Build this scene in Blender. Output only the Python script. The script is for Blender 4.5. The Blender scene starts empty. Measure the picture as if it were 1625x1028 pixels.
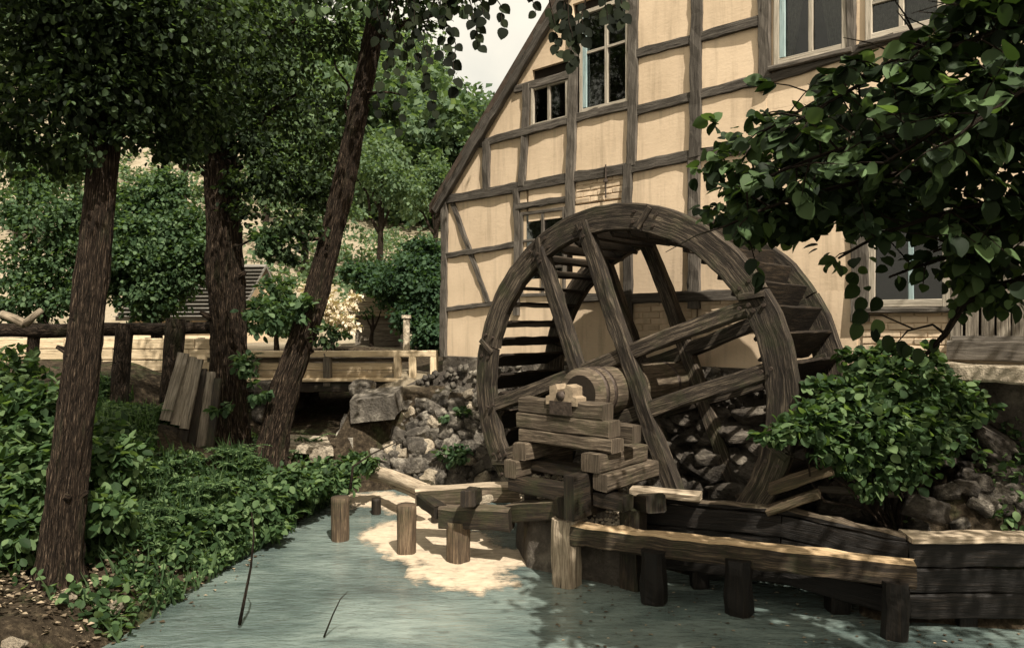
import bpy, math, random
import numpy as np
from mathutils import Vector, Matrix, noise as mnoise
random.seed(7); np.random.seed(7)
R = math.radians
scn = bpy.context.scene
COL = scn.collection

# ------------------------------------------------------------------ camera, sky, sun, exposure
CAM_H = 2.6; FPX = 1150.0; CX = 812.5; CY = 514.0
cam_d = bpy.data.cameras.new('camera'); cam = bpy.data.objects.new('camera', cam_d); COL.objects.link(cam)
cam.location = (0, 0, CAM_H); cam.rotation_euler = (R(90), 0, 0)
cam_d.sensor_width = 36; cam_d.lens = FPX / 1625 * 36; cam_d.clip_start = 0.05; cam_d.clip_end = 2000
scn.camera = cam

SUN_EL = R(53); SUN_AZ = (0.38, -0.925)          # horizontal direction towards the sun (behind the viewer, to the right)
world = bpy.data.worlds.new('World'); scn.world = world; world.use_nodes = True
wn = world.node_tree.nodes; wl = world.node_tree.links
bg = wn['Background']; sky = wn.new('ShaderNodeTexSky'); sky.sky_type = 'NISHITA'; sky.sun_disc = False
sky.sun_elevation = SUN_EL; sky.sun_rotation = math.atan2(SUN_AZ[0], SUN_AZ[1])
sky.air_density = 1.0; sky.dust_density = 6.0; sky.ozone_density = 0.6
tint = wn.new('ShaderNodeMix'); tint.data_type = 'RGBA'; tint.blend_type = 'MULTIPLY'; tint.inputs[0].default_value = 1.0
tint.inputs[7].default_value = (1.12, 1.0, 0.74, 1)
wl.new(sky.outputs[0], tint.inputs[6])
# thin bright summer cloud over most of the sky, with a few bluish openings
wtc = wn.new('ShaderNodeTexCoord'); wns = wn.new('ShaderNodeTexNoise'); wns.inputs['Scale'].default_value = 2.6; wns.inputs['Detail'].default_value = 6
wl.new(wtc.outputs['Generated'], wns.inputs['Vector']); wr = wn.new('ShaderNodeValToRGB'); wr.color_ramp.elements[0].position = .34; wr.color_ramp.elements[1].position = .52
wr.color_ramp.elements[0].color = (.55, .55, .55, 1); wr.color_ramp.elements[1].color = (.92, .92, .92, 1); wl.new(wns.outputs['Fac'], wr.inputs[0])
cl = wn.new('ShaderNodeMix'); cl.data_type = 'RGBA'; cl.inputs[7].default_value = (6.4, 5.9, 4.9, 1)
wl.new(wr.outputs[0], cl.inputs[0]); wl.new(tint.outputs[2], cl.inputs[6]); wl.new(cl.outputs[2], bg.inputs[0]); bg.inputs[1].default_value = 0.1

sun_d = bpy.data.lights.new('sun', 'SUN'); sun = bpy.data.objects.new('sun', sun_d); COL.objects.link(sun)
sun_d.energy = 4.2; sun_d.angle = R(0.6); sun_d.color = (1.0, 0.92, 0.80)
to_sun = Vector((SUN_AZ[0] * math.cos(SUN_EL), SUN_AZ[1] * math.cos(SUN_EL), math.sin(SUN_EL)))
sun.rotation_euler = to_sun.to_track_quat('Z', 'Y').to_euler(); sun.location = (4, -8, 14)
scn.view_settings.view_transform = 'Standard'; scn.view_settings.look = 'None'
scn.view_settings.exposure = 0.92; scn.view_settings.gamma = 1.0; scn.view_settings.use_curve_mapping = False

# ------------------------------------------------------------------ places: pixel of the photograph + distance -> point
def P(px, py, d):
    return Vector(((px - CX) / FPX * d, d, CAM_H - (py - CY) / FPX * d))
def G(px, py, z=0.0):
    return P(px, py, FPX * (CAM_H - z) / (py - CY))
PHI = R(48.5)
UX = Vector((-math.sin(PHI), math.cos(PHI), 0)); WX = Vector((math.cos(PHI), math.sin(PHI), 0)); ZX = Vector((0, 0, 1))
WC = Vector((1.1147, 8.19, 0)); AXZ = CAM_H - 0.745
def mill(t, o, z): return WC + UX * t + WX * o + ZX * z
OF = 1.80
def fac(px, py, o=OF):
    P0 = WC + WX * o; rx = (px - CX) / FPX
    d = (P0.x * WX.x + P0.y * WX.y) / (rx * WX.x + WX.y)
    p = Vector((rx * d, d, 0)) - P0
    return p.dot(UX), CAM_H - (py - CY) / FPX * d

# ------------------------------------------------------------------ object helpers
def link(o, parent=None):
    COL.objects.link(o)
    if parent is not None: o.parent = parent
    return o
def tag(o, label=None, cat=None, group=None, kind=None):
    if label: o['label'] = label
    if cat: o['category'] = cat
    if group: o['group'] = group
    if kind: o['kind'] = kind
    return o
def thing(name, label, cat, loc=(0, 0, 0), group=None):
    o = bpy.data.objects.new(name, None); o.empty_display_size = 0.2; o.location = loc
    link(o); return tag(o, label, cat, group)
def wloc(parent):
    v = Vector((0, 0, 0))
    while parent is not None: v = v + Vector(parent.location); parent = parent.parent
    return v

class MB:
    """collects vertices, faces and UVs; build() links them as one mesh object"""
    def __init__(s): s.v = []; s.f = []; s.uv = []; s.m = []
    def face(s, idx, uv=None, m=0):
        s.f.append(tuple(idx)); s.uv.append(uv if uv else [(0, 0)] * len(idx)); s.m.append(m)
    def box(s, c, sx, sy, sz, ax=None, bev=0.0):
        a, b, d = ax if ax else (Vector((1, 0, 0)), Vector((0, 1, 0)), ZX)
        c = Vector(c); s.beam(c - a * sx / 2, c + a * sx / 2, sz, sy, d, jit=0, seg=1, chamfer=bev)
    def beam(s, p0, p1, h, w, up=ZX, jit=0.008, seg=None, chamfer=0.012, sag=0.0, taper=1.0, m=0, wave=0.0, topm=0):
        """squared timber from p0 to p1, h along up, w across"""
        p0 = Vector(p0); p1 = Vector(p1); ax = p1 - p0; L = ax.length; ax = ax / L
        up = Vector(up); up = (up - ax * up.dot(ax)).normalized(); side = ax.cross(up)
        if seg is None: seg = max(2, int(L / 0.16))
        ch = min(chamfer, h * .3, w * .3)
        if ch <= 0: prof = [(-w/2, -h/2), (w/2, -h/2), (w/2, h/2), (-w/2, h/2)]
        else: prof = [(-w/2+ch, -h/2), (w/2-ch, -h/2), (w/2, -h/2+ch), (w/2, h/2-ch), (w/2-ch, h/2), (-w/2+ch, h/2), (-w/2, h/2-ch), (-w/2, -h/2+ch)]
        n = len(prof); per = [0]
        for i in range(n): per.append(per[-1] + math.hypot(prof[(i+1) % n][0]-prof[i][0], prof[(i+1) % n][1]-prof[i][1]))
        b = len(s.v); ou = random.uniform(0, 50); ov = random.uniform(0, 50); sd = Vector((random.uniform(0, 99), 0, 0))
        for k in range(seg + 1):
            f = k / seg; q = p0 + ax * (L * f); sc = 1 + (taper - 1) * f
            drop = -sag * 4 * f * (1 - f)
            wx = wave * mnoise.noise(sd + Vector((f * L * .9, 3, 0))); wz = wave * mnoise.noise(sd + Vector((f * L * .9, 9, 0)))
            for i, (x, z) in enumerate(prof):
                jx = jit * mnoise.noise(sd + Vector((f * L * 4.5, i * .9, 2))) * 1.6; jz = jit * mnoise.noise(sd + Vector((f * L * 4.5, i * .9, 7))) * 1.6
                e = random.uniform(-jit, jit) * .6 if k in (0, seg) else 0
                s.v.append(q + side * (x * sc + jx + wx) + up * (z * sc + jz + wz + drop) + ax * e)
        for k in range(seg):
            for i in range(n):
                j = (i + 1) % n; a = b + k * n
                u0 = ou + L * k / seg; u1 = ou + L * (k + 1) / seg; w0 = ov + per[i]; w1 = ov + per[i + 1]
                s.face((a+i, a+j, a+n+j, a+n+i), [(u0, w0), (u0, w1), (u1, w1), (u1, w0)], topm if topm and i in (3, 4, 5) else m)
        s.face([b + i for i in reversed(range(n))], [(ou + prof[i][1] * .5, ov + prof[i][0] * 3) for i in reversed(range(n))], m)
        s.face([b + seg*n + i for i in range(n)], [(ou + prof[i][1] * .5, ov + prof[i][0] * 3) for i in range(n)], m)
    def tube(s, pts, rad, n=10, rough=0.0, freq=3.0, caps=True, m=0, squash=1.0, furrow=0.0):
        """tapered round limb through pts"""
        pts = [Vector(p) for p in pts]; b = len(s.v); K = len(pts); sd = Vector((random.uniform(0, 99), random.uniform(0, 99), 0))
        if not hasattr(rad, '__len__'): rad = [rad] * K
        d0 = (pts[1] - pts[0]).normalized(); ref = Vector((1, 0, 0)) if abs(d0.x) < .8 else Vector((0, 1, 0))
        acc = 0; ou = random.uniform(0, 30); vs = []
        for k in range(K):
            d = (pts[min(k+1, K-1)] - pts[max(k-1, 0)]).normalized(); a = (ref - d * ref.dot(d)).normalized(); c = d.cross(a); ref = a
            if k: acc += (pts[k] - pts[k-1]).length
            vs.append(acc)
            for i in range(n):
                th = 2 * math.pi * i / n; q = a * math.cos(th) + c * math.sin(th)
                rr = rad[k]
                if rough: rr *= 1 + rough * mnoise.noise(sd + Vector((math.cos(th) * freq * .6, math.sin(th) * freq * .6, acc * freq)))
                if furrow:
                    rr *= 1 + furrow * mnoise.noise(sd + Vector((math.cos(th) * 5.5, math.sin(th) * 5.5, acc * 2.2))) + furrow * .6 * mnoise.noise(sd + Vector((math.cos(th) * 12, math.sin(th) * 12, acc * 7)))
                s.v.append(pts[k] + q * rr)
        rm = max(rad)
        for k in range(K - 1):
            for i in range(n):
                j = (i + 1) % n; u0 = i / n * 6.28 * rm; u1 = (i + 1) / n * 6.28 * rm
                s.face((b+k*n+i, b+k*n+j, b+(k+1)*n+j, b+(k+1)*n+i), [(vs[k]+ou, u0), (vs[k]+ou, u1), (vs[k+1]+ou, u1), (vs[k+1]+ou, u0)], m)
        if caps:
            s.face([b + i for i in reversed(range(n))], [(ou + math.cos(6.28*i/n)*rm*.3, math.sin(6.28*i/n)*rm) for i in reversed(range(n))], m)
            s.face([b + (K-1)*n + i for i in range(n)], [(ou + math.cos(6.28*i/n)*rm*.3, math.sin(6.28*i/n)*rm) for i in range(n)], m)
    def prism(s, poly, off):
        """poly: ordered 3-D points, extruded by vector off"""
        b = len(s.v); n = len(poly); off = Vector(off)
        s.v += [Vector(p) for p in poly] + [Vector(p) + off for p in poly]
        s.face(range(b, b+n), [(p.x + p.y, p.z) for p in map(Vector, poly)]); s.face([b+n+i for i in reversed(range(n))])
        for i in range(n): j = (i+1) % n; s.face((b+i, b+n+i, b+n+j, b+j))
    def mesh(s, name, mat, org=Vector((0, 0, 0)), smooth=False):
        me = bpy.data.meshes.new(name)
        me.from_pydata([tuple(v - org) for v in s.v], [], s.f)
        uvl = me.uv_layers.new(name='UVMap'); flat = [c for f in s.uv for p in f for c in p]
        uvl.data.foreach_set('uv', flat)
        for m in (mat if isinstance(mat, (list, tuple)) else [mat]): me.materials.append(m)
        if any(s.m): me.polygons.foreach_set('material_index', s.m)
        if smooth: me.polygons.foreach_set('use_smooth', [True] * len(me.polygons))
        me.validate(); me.update(); return me
    def build(s, name, mat, parent=None, smooth=False, fix=True):
        org = wloc(parent)
        me = s.mesh(name, mat, org, smooth)
        if fix:
            import bmesh
            bm = bmesh.new(); bm.from_mesh(me); bmesh.ops.recalc_face_normals(bm, faces=bm.faces); bm.to_mesh(me); bm.free()
        return link(bpy.data.objects.new(name, me), parent)
    def top(s, name, mat, loc, label, cat, group=None, smooth=False):
        """a thing that is one mesh, with its origin at loc"""
        import bmesh
        me = s.mesh(name, mat, Vector(loc), smooth)
        bm = bmesh.new(); bm.from_mesh(me); bmesh.ops.recalc_face_normals(bm, faces=bm.faces); bm.to_mesh(me); bm.free()
        o = bpy.data.objects.new(name, me); o.location = loc; link(o); return tag(o, label, cat, group)

# ------------------------------------------------------------------ materials
def mat_new(name):
    m = bpy.data.materials.new(name); m.use_nodes = True; nt = m.node_tree; b = nt.nodes['Principled BSDF']
    return m, nt, b
def node(nt, t, **k):
    n = nt.nodes.new(t)
    for a, v in k.items(): setattr(n, a, v)
    return n
def ramp(nt, src, stops):
    r = node(nt, 'ShaderNodeValToRGB'); e = r.color_ramp.elements
    while len(e) < len(stops): e.new(0.5)
    for i, (p, c) in enumerate(stops): e[i].position = p; e[i].color = (*c, 1)
    nt.links.new(src, r.inputs[0]); return r.outputs[0]
def mapped(nt, src, scale, rnd=True):
    mp = node(nt, 'ShaderNodeMapping'); mp.inputs['Scale'].default_value = scale; nt.links.new(src, mp.inputs[0])
    if rnd:
        oi = node(nt, 'ShaderNodeObjectInfo'); mu = node(nt, 'ShaderNodeMath', operation='MULTIPLY'); mu.inputs[1].default_value = 37.0
        nt.links.new(oi.outputs['Random'], mu.inputs[0]); cb = node(nt, 'ShaderNodeCombineXYZ')
        nt.links.new(mu.outputs[0], cb.inputs[0]); nt.links.new(mu.outputs[0], cb.inputs[1]); nt.links.new(cb.outputs[0], mp.inputs['Location'])
    return mp.outputs[0]
def noise_tex(nt, vec, scale, detail=6, rough=.6, dist=0.0):
    n = node(nt, 'ShaderNodeTexNoise'); n.inputs['Scale'].default_value = scale; n.inputs['Detail'].default_value = detail
    n.inputs['Roughness'].default_value = rough; n.inputs['Distortion'].default_value = dist; nt.links.new(vec, n.inputs['Vector']); return n.outputs['Fac']
def mixc(nt, fac, a, b, mode='MIX'):
    m = node(nt, 'ShaderNodeMix', data_type='RGBA', blend_type=mode)
    for s, v in ((0, fac), (6, a), (7, b)):
        if isinstance(v, (int, float)): m.inputs[s].default_value = v
        elif isinstance(v, tuple): m.inputs[s].default_value = (*v, 1)
        else: nt.links.new(v, m.inputs[s])
    return m.outputs[2]
def bump(nt, b, h, strength, dist):
    n = node(nt, 'ShaderNodeBump'); n.inputs['Strength'].default_value = strength; n.inputs['Distance'].default_value = dist
    nt.links.new(h, n.inputs['Height']); nt.links.new(n.outputs[0], b.inputs['Normal'])
def add(nt, a, b, op='ADD'):
    m = node(nt, 'ShaderNodeMath', operation=op)
    for i, v in enumerate((a, b)):
        if isinstance(v, (int, float)): m.inputs[i].default_value = v
        else: nt.links.new(v, m.inputs[i])
    return m.outputs[0]

def wood(name, dark, mid, pale, rough=.85, stain=.35, stainc=(.02, .016, .011), cr=1.0, moss=0.0):
    m, nt, b = mat_new(name); uv = node(nt, 'ShaderNodeUVMap').outputs[0]
    g1 = noise_tex(nt, mapped(nt, uv, (2.4, 34, 1)), 1.0, 9, .72, .5)
    g2 = noise_tex(nt, mapped(nt, uv, (4, 110, 1)), 1.0, 5, .7)
    bl = noise_tex(nt, mapped(nt, uv, (2.2, 4, 1)), 1.0, 5, .6)
    c = ramp(nt, add(nt, add(nt, g1, .62, 'MULTIPLY'), add(nt, g2, .38, 'MULTIPLY')), [(.37, dark), (.5, mid), (.63, pale)])
    sm = ramp(nt, bl, [(.42, (1, 1, 1)), (.62, (0, 0, 0))])
    c = mixc(nt, add(nt, sm, stain, 'MULTIPLY'), c, stainc)
    cm = ramp(nt, g1, [(.3, (0, 0, 0)), (.4, (1, 1, 1))])
    c = mixc(nt, add(nt, add(nt, 1.0, cm, 'SUBTRACT'), cr, 'MULTIPLY'), c, (.012, .009, .006))
    if moss:
        tc = node(nt, 'ShaderNodeTexCoord').outputs['Object']; mo = noise_tex(nt, mapped(nt, tc, (1, 1, 1), False), 2.6, 8, .75)
        c = mixc(nt, add(nt, ramp(nt, mo, [(.50, (0, 0, 0)), (.64, (1, 1, 1))]), moss, 'MULTIPLY'), c, (.032, .040, .014))
    oi = node(nt, 'ShaderNodeObjectInfo'); hs = node(nt, 'ShaderNodeHueSaturation')
    mr = node(nt, 'ShaderNodeMapRange'); nt.links.new(oi.outputs['Random'], mr.inputs[0]); mr.inputs[3].default_value = .72; mr.inputs[4].default_value = 1.25
    nt.links.new(mr.outputs[0], hs.inputs['Value']); nt.links.new(c, hs.inputs['Color']); nt.links.new(hs.outputs[0], b.inputs['Base Color'])
    b.inputs['Roughness'].default_value = rough; b.inputs['Specular IOR Level'].default_value = .25
    bump(nt, b, add(nt, g1, add(nt, g2, .5, 'MULTIPLY')), .9, .012); return m
M = {}
M['beam'] = wood('weathered_timber', (.020, .015, .010), (.085, .064, .044), (.27, .215, .155), cr=1.0, moss=.42)
M['beam_wet'] = wood('wet_timber', (.008, .006, .0045), (.022, .016, .011), (.075, .053, .033), .6, .55, (.008, .0065, .005), moss=.42)
M['flume'] = wood('soaked_flume_board', (.0025, .002, .0016), (.006, .0048, .0036), (.022, .016, .011), .55, .5, (.004, .003, .0025))  # near-black board colour throughout
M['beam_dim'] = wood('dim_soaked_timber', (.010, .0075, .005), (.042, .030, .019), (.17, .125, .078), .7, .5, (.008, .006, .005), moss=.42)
M['beam_tan'] = wood('worn_tan_edge', (.16, .105, .06), (.46, .33, .19), (.62, .47, .30), .9, .12)  # sunlight on the near beam's top, put into the colour
M['beam_brown'] = wood('brown_timber', (.022, .015, .010), (.075, .052, .033), (.24, .175, .11), .8, .4, moss=.42)
M['beam_pale'] = wood('bleached_timber', (.08, .062, .042), (.33, .265, .19), (.58, .49, .365), .85, .25)
M['wheel'] = wood('wheel_timber', (.008, .0065, .005), (.034, .026, .019), (.20, .16, .115), .8, .42, (.009, .007, .005), moss=.42)
M['paddle'] = wood('paddle_board', (.006, .0045, .003), (.019, .0135, .009), (.10, .072, .046), .7, .5, (.008, .006, .0045))
M['house_timber'] = wood('house_timber', (.040, .035, .029), (.10, .087, .072), (.20, .178, .148), .9, .25)
M['plank'] = wood('tan_plank', (.28, .215, .135), (.58, .46, .30), (.68, .57, .40), .9, .15)
M['plank_grey'] = wood('grey_plank', (.05, .042, .033), (.19, .163, .128), (.35, .31, .25), .9, .25)
M['window_wood'] = wood('window_wood', (.26, .225, .175), (.44, .39, .31), (.56, .50, .41), .7, .15, cr=.3)
M['window_teal'] = wood('teal_painted_wood', (.16, .23, .24), (.27, .36, .36), (.36, .45, .44), .6, .1, cr=.3)

def plaster(name, base, dirt, lines=.0):
    m, nt, b = mat_new(name); tc = node(nt, 'ShaderNodeTexCoord').outputs['Object']
    n1 = noise_tex(nt, mapped(nt, tc, (1, 1, 1)), 1.4, 6, .6); n2 = noise_tex(nt, mapped(nt, tc, (1, 1, 1), False), 22, 5, .7)
    n3 = noise_tex(nt, mapped(nt, tc, (6, 6, .5)), 1.2, 5, .6)
    br = noise_tex(nt, mapped(nt, tc, (5, 5, 26)), 1.0, 3, .6)
    c = mixc(nt, ramp(nt, n1, [(.35, (0, 0, 0)), (.72, (.8, .8, .8))]), base, dirt)
    c = mixc(nt, ramp(nt, n3, [(.50, (0, 0, 0)), (.74, (.6, .6, .6))]), c, tuple(x * .62 for x in dirt))
    c = mixc(nt, ramp(nt, n2, [(.60, (0, 0, 0)), (.78, (.5, .5, .5))]), c, tuple(x * .5 for x in dirt))
    nt.links.new(c, b.inputs['Base Color']); b.inputs['Roughness'].default_value = .95; b.inputs['Specular IOR Level'].default_value = .1
    bump(nt, b, add(nt, add(nt, n2, .9, 'MULTIPLY'), add(nt, br, .6, 'MULTIPLY')), .3, .010); return m
M['plaster'] = plaster('cream_limewash', (.74, .585, .415), (.57, .44, .30))
M['brick'] = plaster('limewashed_brick', (.70, .55, .39), (.44, .34, .23))
def simple(name, col, rough=.8, spec=.3, var=.25, scale=6, bstr=.4, metal=0):
    m, nt, b = mat_new(name); tc = node(nt, 'ShaderNodeTexCoord').outputs['Object']
    n1 = noise_tex(nt, mapped(nt, tc, (1, 1, 1)), scale, 7, .65)
    c = ramp(nt, n1, [(.3, tuple(x * (1 - var) for x in col)), (.7, tuple(min(1, x * (1 + var)) for x in col))])
    nt.links.new(c, b.inputs['Base Color']); b.inputs['Roughness'].default_value = rough; b.inputs['Specular IOR Level'].default_value = spec; b.inputs['Metallic'].default_value = metal
    bump(nt, b, n1, bstr, .02); return m
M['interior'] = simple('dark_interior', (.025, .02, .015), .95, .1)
M['mortar'] = simple('dark_joint', (.16, .12, .08), .95, .1)
M['roof'] = simple('roof_tile', (.075, .055, .042), .9, .2, .35, 9)
M['roof_pale'] = simple('pale_thatch', (.50, .42, .30), .95, .1, .3, 8)
M['slate'] = simple('grey_roofing', (.17, .16, .14), .9, .2, .3, 7)
M['curtain'] = simple('lace_curtain', (.15, .14, .12), .95, .1, .45, 26)
M['iron'] = simple('rusty_iron', (.06, .045, .035), .6, .4, .5, 25, .4, .5)
M['bearing'] = simple('worn_bearing_block', (.24, .185, .125), .7, .4, .35, 18)
M['blossom'] = simple('pale_blossom', (.66, .54, .40), .9, .1, .2, 8)
def stone(name, a, b_, c_):
    m, nt, b = mat_new(name); tc = node(nt, 'ShaderNodeTexCoord').outputs['Object']
    v = mapped(nt, tc, (1, 1, 1)); n1 = noise_tex(nt, v, 1.6, 9, .68); n2 = noise_tex(nt, v, 7, 6, .7)
    c = ramp(nt, n1, [(.3, a), (.5, b_), (.68, c_)])
    c = mixc(nt, ramp(nt, n2, [(.52, (0, 0, 0)), (.64, (.75, .75, .75))]), c, (.05, .042, .03))
    oi = node(nt, 'ShaderNodeObjectInfo'); hs = node(nt, 'ShaderNodeHueSaturation'); mr = node(nt, 'ShaderNodeMapRange')
    nt.links.new(oi.outputs['Random'], mr.inputs[0]); mr.inputs[3].default_value = .6; mr.inputs[4].default_value = 1.25
    nt.links.new(mr.outputs[0], hs.inputs['Value']); nt.links.new(c, hs.inputs['Color']); nt.links.new(hs.outputs[0], b.inputs['Base Color'])
    b.inputs['Roughness'].default_value = .9; b.inputs['Specular IOR Level'].default_value = .25
    bump(nt, b, add(nt, n1, add(nt, n2, .6, 'MULTIPLY')), 1.0, .12); return m
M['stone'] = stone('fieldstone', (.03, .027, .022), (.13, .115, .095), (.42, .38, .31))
M['stone_dark'] = stone('dark_wet_stone', (.025, .021, .017), (.075, .064, .052), (.20, .175, .14))  # wet stone; also paints the wheel's shadow on the wall
M['stone_pale'] = stone('pale_stone', (.30, .25, .18), (.46, .39, .29), (.60, .52, .40))
def bark(name, a, b_, c_):
    m, nt, b = mat_new(name); uv = node(nt, 'ShaderNodeUVMap').outputs[0]
    vo = node(nt, 'ShaderNodeTexVoronoi'); vo.feature = 'DISTANCE_TO_EDGE'; vo.inputs['Scale'].default_value = 1
    n0 = node(nt, 'ShaderNodeTexNoise'); n0.inputs['Scale'].default_value = 7; n0.inputs['Detail'].default_value = 5; nt.links.new(uv, n0.inputs['Vector'])
    ml = mixc(nt, .11, uv, n0.outputs['Color']); nt.links.new(mapped(nt, ml, (6, 34, 1)), vo.inputs['Vector'])
    n1 = noise_tex(nt, mapped(nt, uv, (6, 30, 1)), 1, 8, .7); n2 = noise_tex(nt, mapped(nt, uv, (1.5, 3, 1)), 1, 5, .6)
    e = ramp(nt, vo.outputs['Distance'], [(.0, (.25, .25, .25)), (.16, (1, 1, 1))])
    c = ramp(nt, n1, [(.36, a), (.52, b_), (.66, c_)]); c = mixc(nt, e, (.010, .008, .006), c)
    c = mixc(nt, ramp(nt, n2, [(.56, (0, 0, 0)), (.74, (.5, .5, .5))]), c, (.05, .06, .028))
    nt.links.new(c, b.inputs['Base Color']); b.inputs['Roughness'].default_value = .95; b.inputs['Specular IOR Level'].default_value = .12
    bump(nt, b, add(nt, add(nt, e, .8, 'MULTIPLY'), add(nt, n1, 1.6, 'MULTIPLY')), 1.0, .05); return m
M['bark'] = bark('alder_bark', (.010, .0075, .0055), (.050, .034, .023), (.27, .20, .14))
M['bark_dark'] = bark('dark_bark', (.018, .014, .010), (.045, .033, .024), (.10, .072, .05))
def leaf(name, a, b_, c_, attr=True, trans=.44, rough=.6):
    m, nt, b = mat_new(name); out = nt.nodes['Material Output']
    if attr: f = node(nt, 'ShaderNodeAttribute', attribute_name='rnd').outputs['Fac']
    else: f = node(nt, 'ShaderNodeObjectInfo').outputs['Random']
    c = ramp(nt, f, [(0, a), (.55, b_), (1, c_)])
    nt.links.new(c, b.inputs['Base Color']); b.inputs['Roughness'].default_value = rough; b.inputs['Specular IOR Level'].default_value = .15
    tr = node(nt, 'ShaderNodeBsdfTranslucent'); nt.links.new(mixc(nt, 1.0, c, (1.2, 1.25, .5), 'MULTIPLY'), tr.inputs[0])
    mx = node(nt, 'ShaderNodeMixShader'); mx.inputs[0].default_value = trans
    nt.links.new(b.outputs[0], mx.inputs[1]); nt.links.new(tr.outputs[0], mx.inputs[2]); nt.links.new(mx.outputs[0], out.inputs[0]); return m
M['leaf_dark'] = leaf('dark_alder_leaf', (0.010, 0.018, 0.009), (0.025, 0.042, 0.019), (0.092, 0.140, 0.065))
M['leaf_mid'] = leaf('mid_green_leaf', (0.022, 0.044, 0.020), (0.060, 0.108, 0.050), (0.143, 0.215, 0.110))
M['leaf_ground'] = leaf('bank_plant_leaf', (0.018, 0.038, 0.015), (0.059, 0.108, 0.043), (0.160, 0.235, 0.105))
M['leaf_big'] = leaf('broad_leaf', (0.008, 0.016, 0.007), (0.025, 0.045, 0.018), (0.109, 0.175, 0.070), True, .35, .6)
M['leaf_big_i'] = leaf('broad_leaf_single', (0.008, 0.016, 0.007), (0.027, 0.048, 0.019), (0.126, 0.200, 0.085), False, .35, .6)
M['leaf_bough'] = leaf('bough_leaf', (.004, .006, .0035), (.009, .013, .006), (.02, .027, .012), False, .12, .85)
M['leaf_hill'] = leaf('hillside_leaf', (0.046, 0.082, 0.045), (0.101, 0.155, 0.085), (0.168, 0.235, 0.135))
M['leaf_hedge'] = leaf('dark_hedge_leaf', (0.017, 0.038, 0.020), (0.042, 0.082, 0.042), (0.084, 0.145, 0.075))
M['leaf_blossom'] = leaf('blossom_petal', (.40, .33, .23), (.62, .53, .40), (.76, .68, .54), True, .2, .8)
M['leaf_litter'] = leaf('fallen_leaf', (.03, .022, .014), (.07, .052, .033), (.36, .29, .20), True, .05, .8)

# water, foam, ground
m, nt, b = mat_new('mill_water'); tc = node(nt, 'ShaderNodeTexCoord').outputs['Object']
n1 = noise_tex(nt, mapped(nt, tc, (1.2, 3.2, 1), False), 1.6, 6, .6, .6); n2 = noise_tex(nt, mapped(nt, tc, (3, 9, 1), False), 2.2, 4, .6, .4)
n3 = noise_tex(nt, mapped(nt, tc, (.45, 1.1, 1), False), 1.0, 8, .68, .4)
rip = noise_tex(nt, mapped(nt, tc, (2.2, 9, 1), False), 1.5, 7, .7, .8)
c = ramp(nt, n3, [(.30, (.03, .043, .041)), (.46, (.085, .115, .107)), (.64, (.19, .235, .213))])
c = mixc(nt, ramp(nt, rip, [(.36, (.5, .5, .5)), (.47, (0, 0, 0))]), c, (.05, .058, .052))
nt.links.new(c, b.inputs['Base Color']); b.inputs['Roughness'].default_value = .04; b.inputs['IOR'].default_value = 1.5; b.inputs['Specular IOR Level'].default_value = .95
bump(nt, b, add(nt, n1, add(nt, n2, .6, 'MULTIPLY')), .45, .05); M['water'] = m
m, nt, b = mat_new('river_foam'); tc = node(nt, 'ShaderNodeTexCoord').outputs['Object']
n1 = noise_tex(nt, mapped(nt, tc, (3, 7, 3), False), 2.0, 8, .7, .5)
nt.links.new(ramp(nt, n1, [(.34, (.24, .20, .155)), (.45, (.42, .345, .25)), (.6, (.52, .43, .315)), (.75, (.46, .385, .285))]), b.inputs['Base Color']); b.inputs['Roughness'].default_value = .7
bump(nt, b, n1, .5, .03)
fc = node(nt, 'ShaderNodeAttribute', attribute_name='cover').outputs['Fac']; n2 = noise_tex(nt, mapped(nt, tc, (4, 11, 3), False), 3.0, 8, .75, .4); n3 = noise_tex(nt, mapped(nt, tc, (1, 4, 3), False), 2.4, 6, .7, .6)
al = add(nt, add(nt, fc, .75, 'MULTIPLY'), add(nt, add(nt, n2, n3), .62, 'SUBTRACT'))
al = ramp(nt, al, [(.16, (0, 0, 0)), (.72, (1, 1, 1))]); tr = node(nt, 'ShaderNodeBsdfTransparent'); mx = node(nt, 'ShaderNodeMixShader')
nt.links.new(al, mx.inputs[0]); nt.links.new(tr.outputs[0], mx.inputs[1]); nt.links.new(b.outputs[0], mx.inputs[2]); nt.links.new(mx.outputs[0], nt.nodes['Material Output'].inputs[0]); M['foam'] = m
m, nt, b = mat_new('bank_ground'); tc = node(nt, 'ShaderNodeTexCoord').outputs['Object']
n1 = noise_tex(nt, mapped(nt, tc, (1, 1, 1), False), 1.3, 8, .7); n2 = noise_tex(nt, mapped(nt, tc, (1, 1, 1), False), 14, 6, .7)
soil = ramp(nt, n2, [(.32, (.012, .009, .006)), (.52, (.038, .029, .019)), (.72, (.11, .085, .055))])
green = ramp(nt, n2, [(.32, (.018, .024, .010)), (.7, (.06, .072, .03))])
near = mixc(nt, ramp(nt, n1, [(.54, (0, 0, 0)), (.68, (1, 1, 1))]), soil, green)
straw = ramp(nt, noise_tex(nt, mapped(nt, tc, (1, 1, 1), False), .9, 9, .75), [(.3, (.13, .115, .07)), (.42, (.235, .195, .135)), (.58, (.31, .265, .195)), (.68, (.10, .11, .055))])
wood_floor = ramp(nt, n1, [(.3, (.03, .045, .02)), (.7, (.07, .09, .04))])
at = node(nt, 'ShaderNodeAttribute', attribute_name='zone').outputs['Vector']; sp = node(nt, 'ShaderNodeSeparateXYZ'); nt.links.new(at, sp.inputs[0])
c = mixc(nt, sp.outputs[0], near, straw); c = mixc(nt, sp.outputs[1], c, wood_floor); c = mixc(nt, sp.outputs[2], c, straw)
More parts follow.
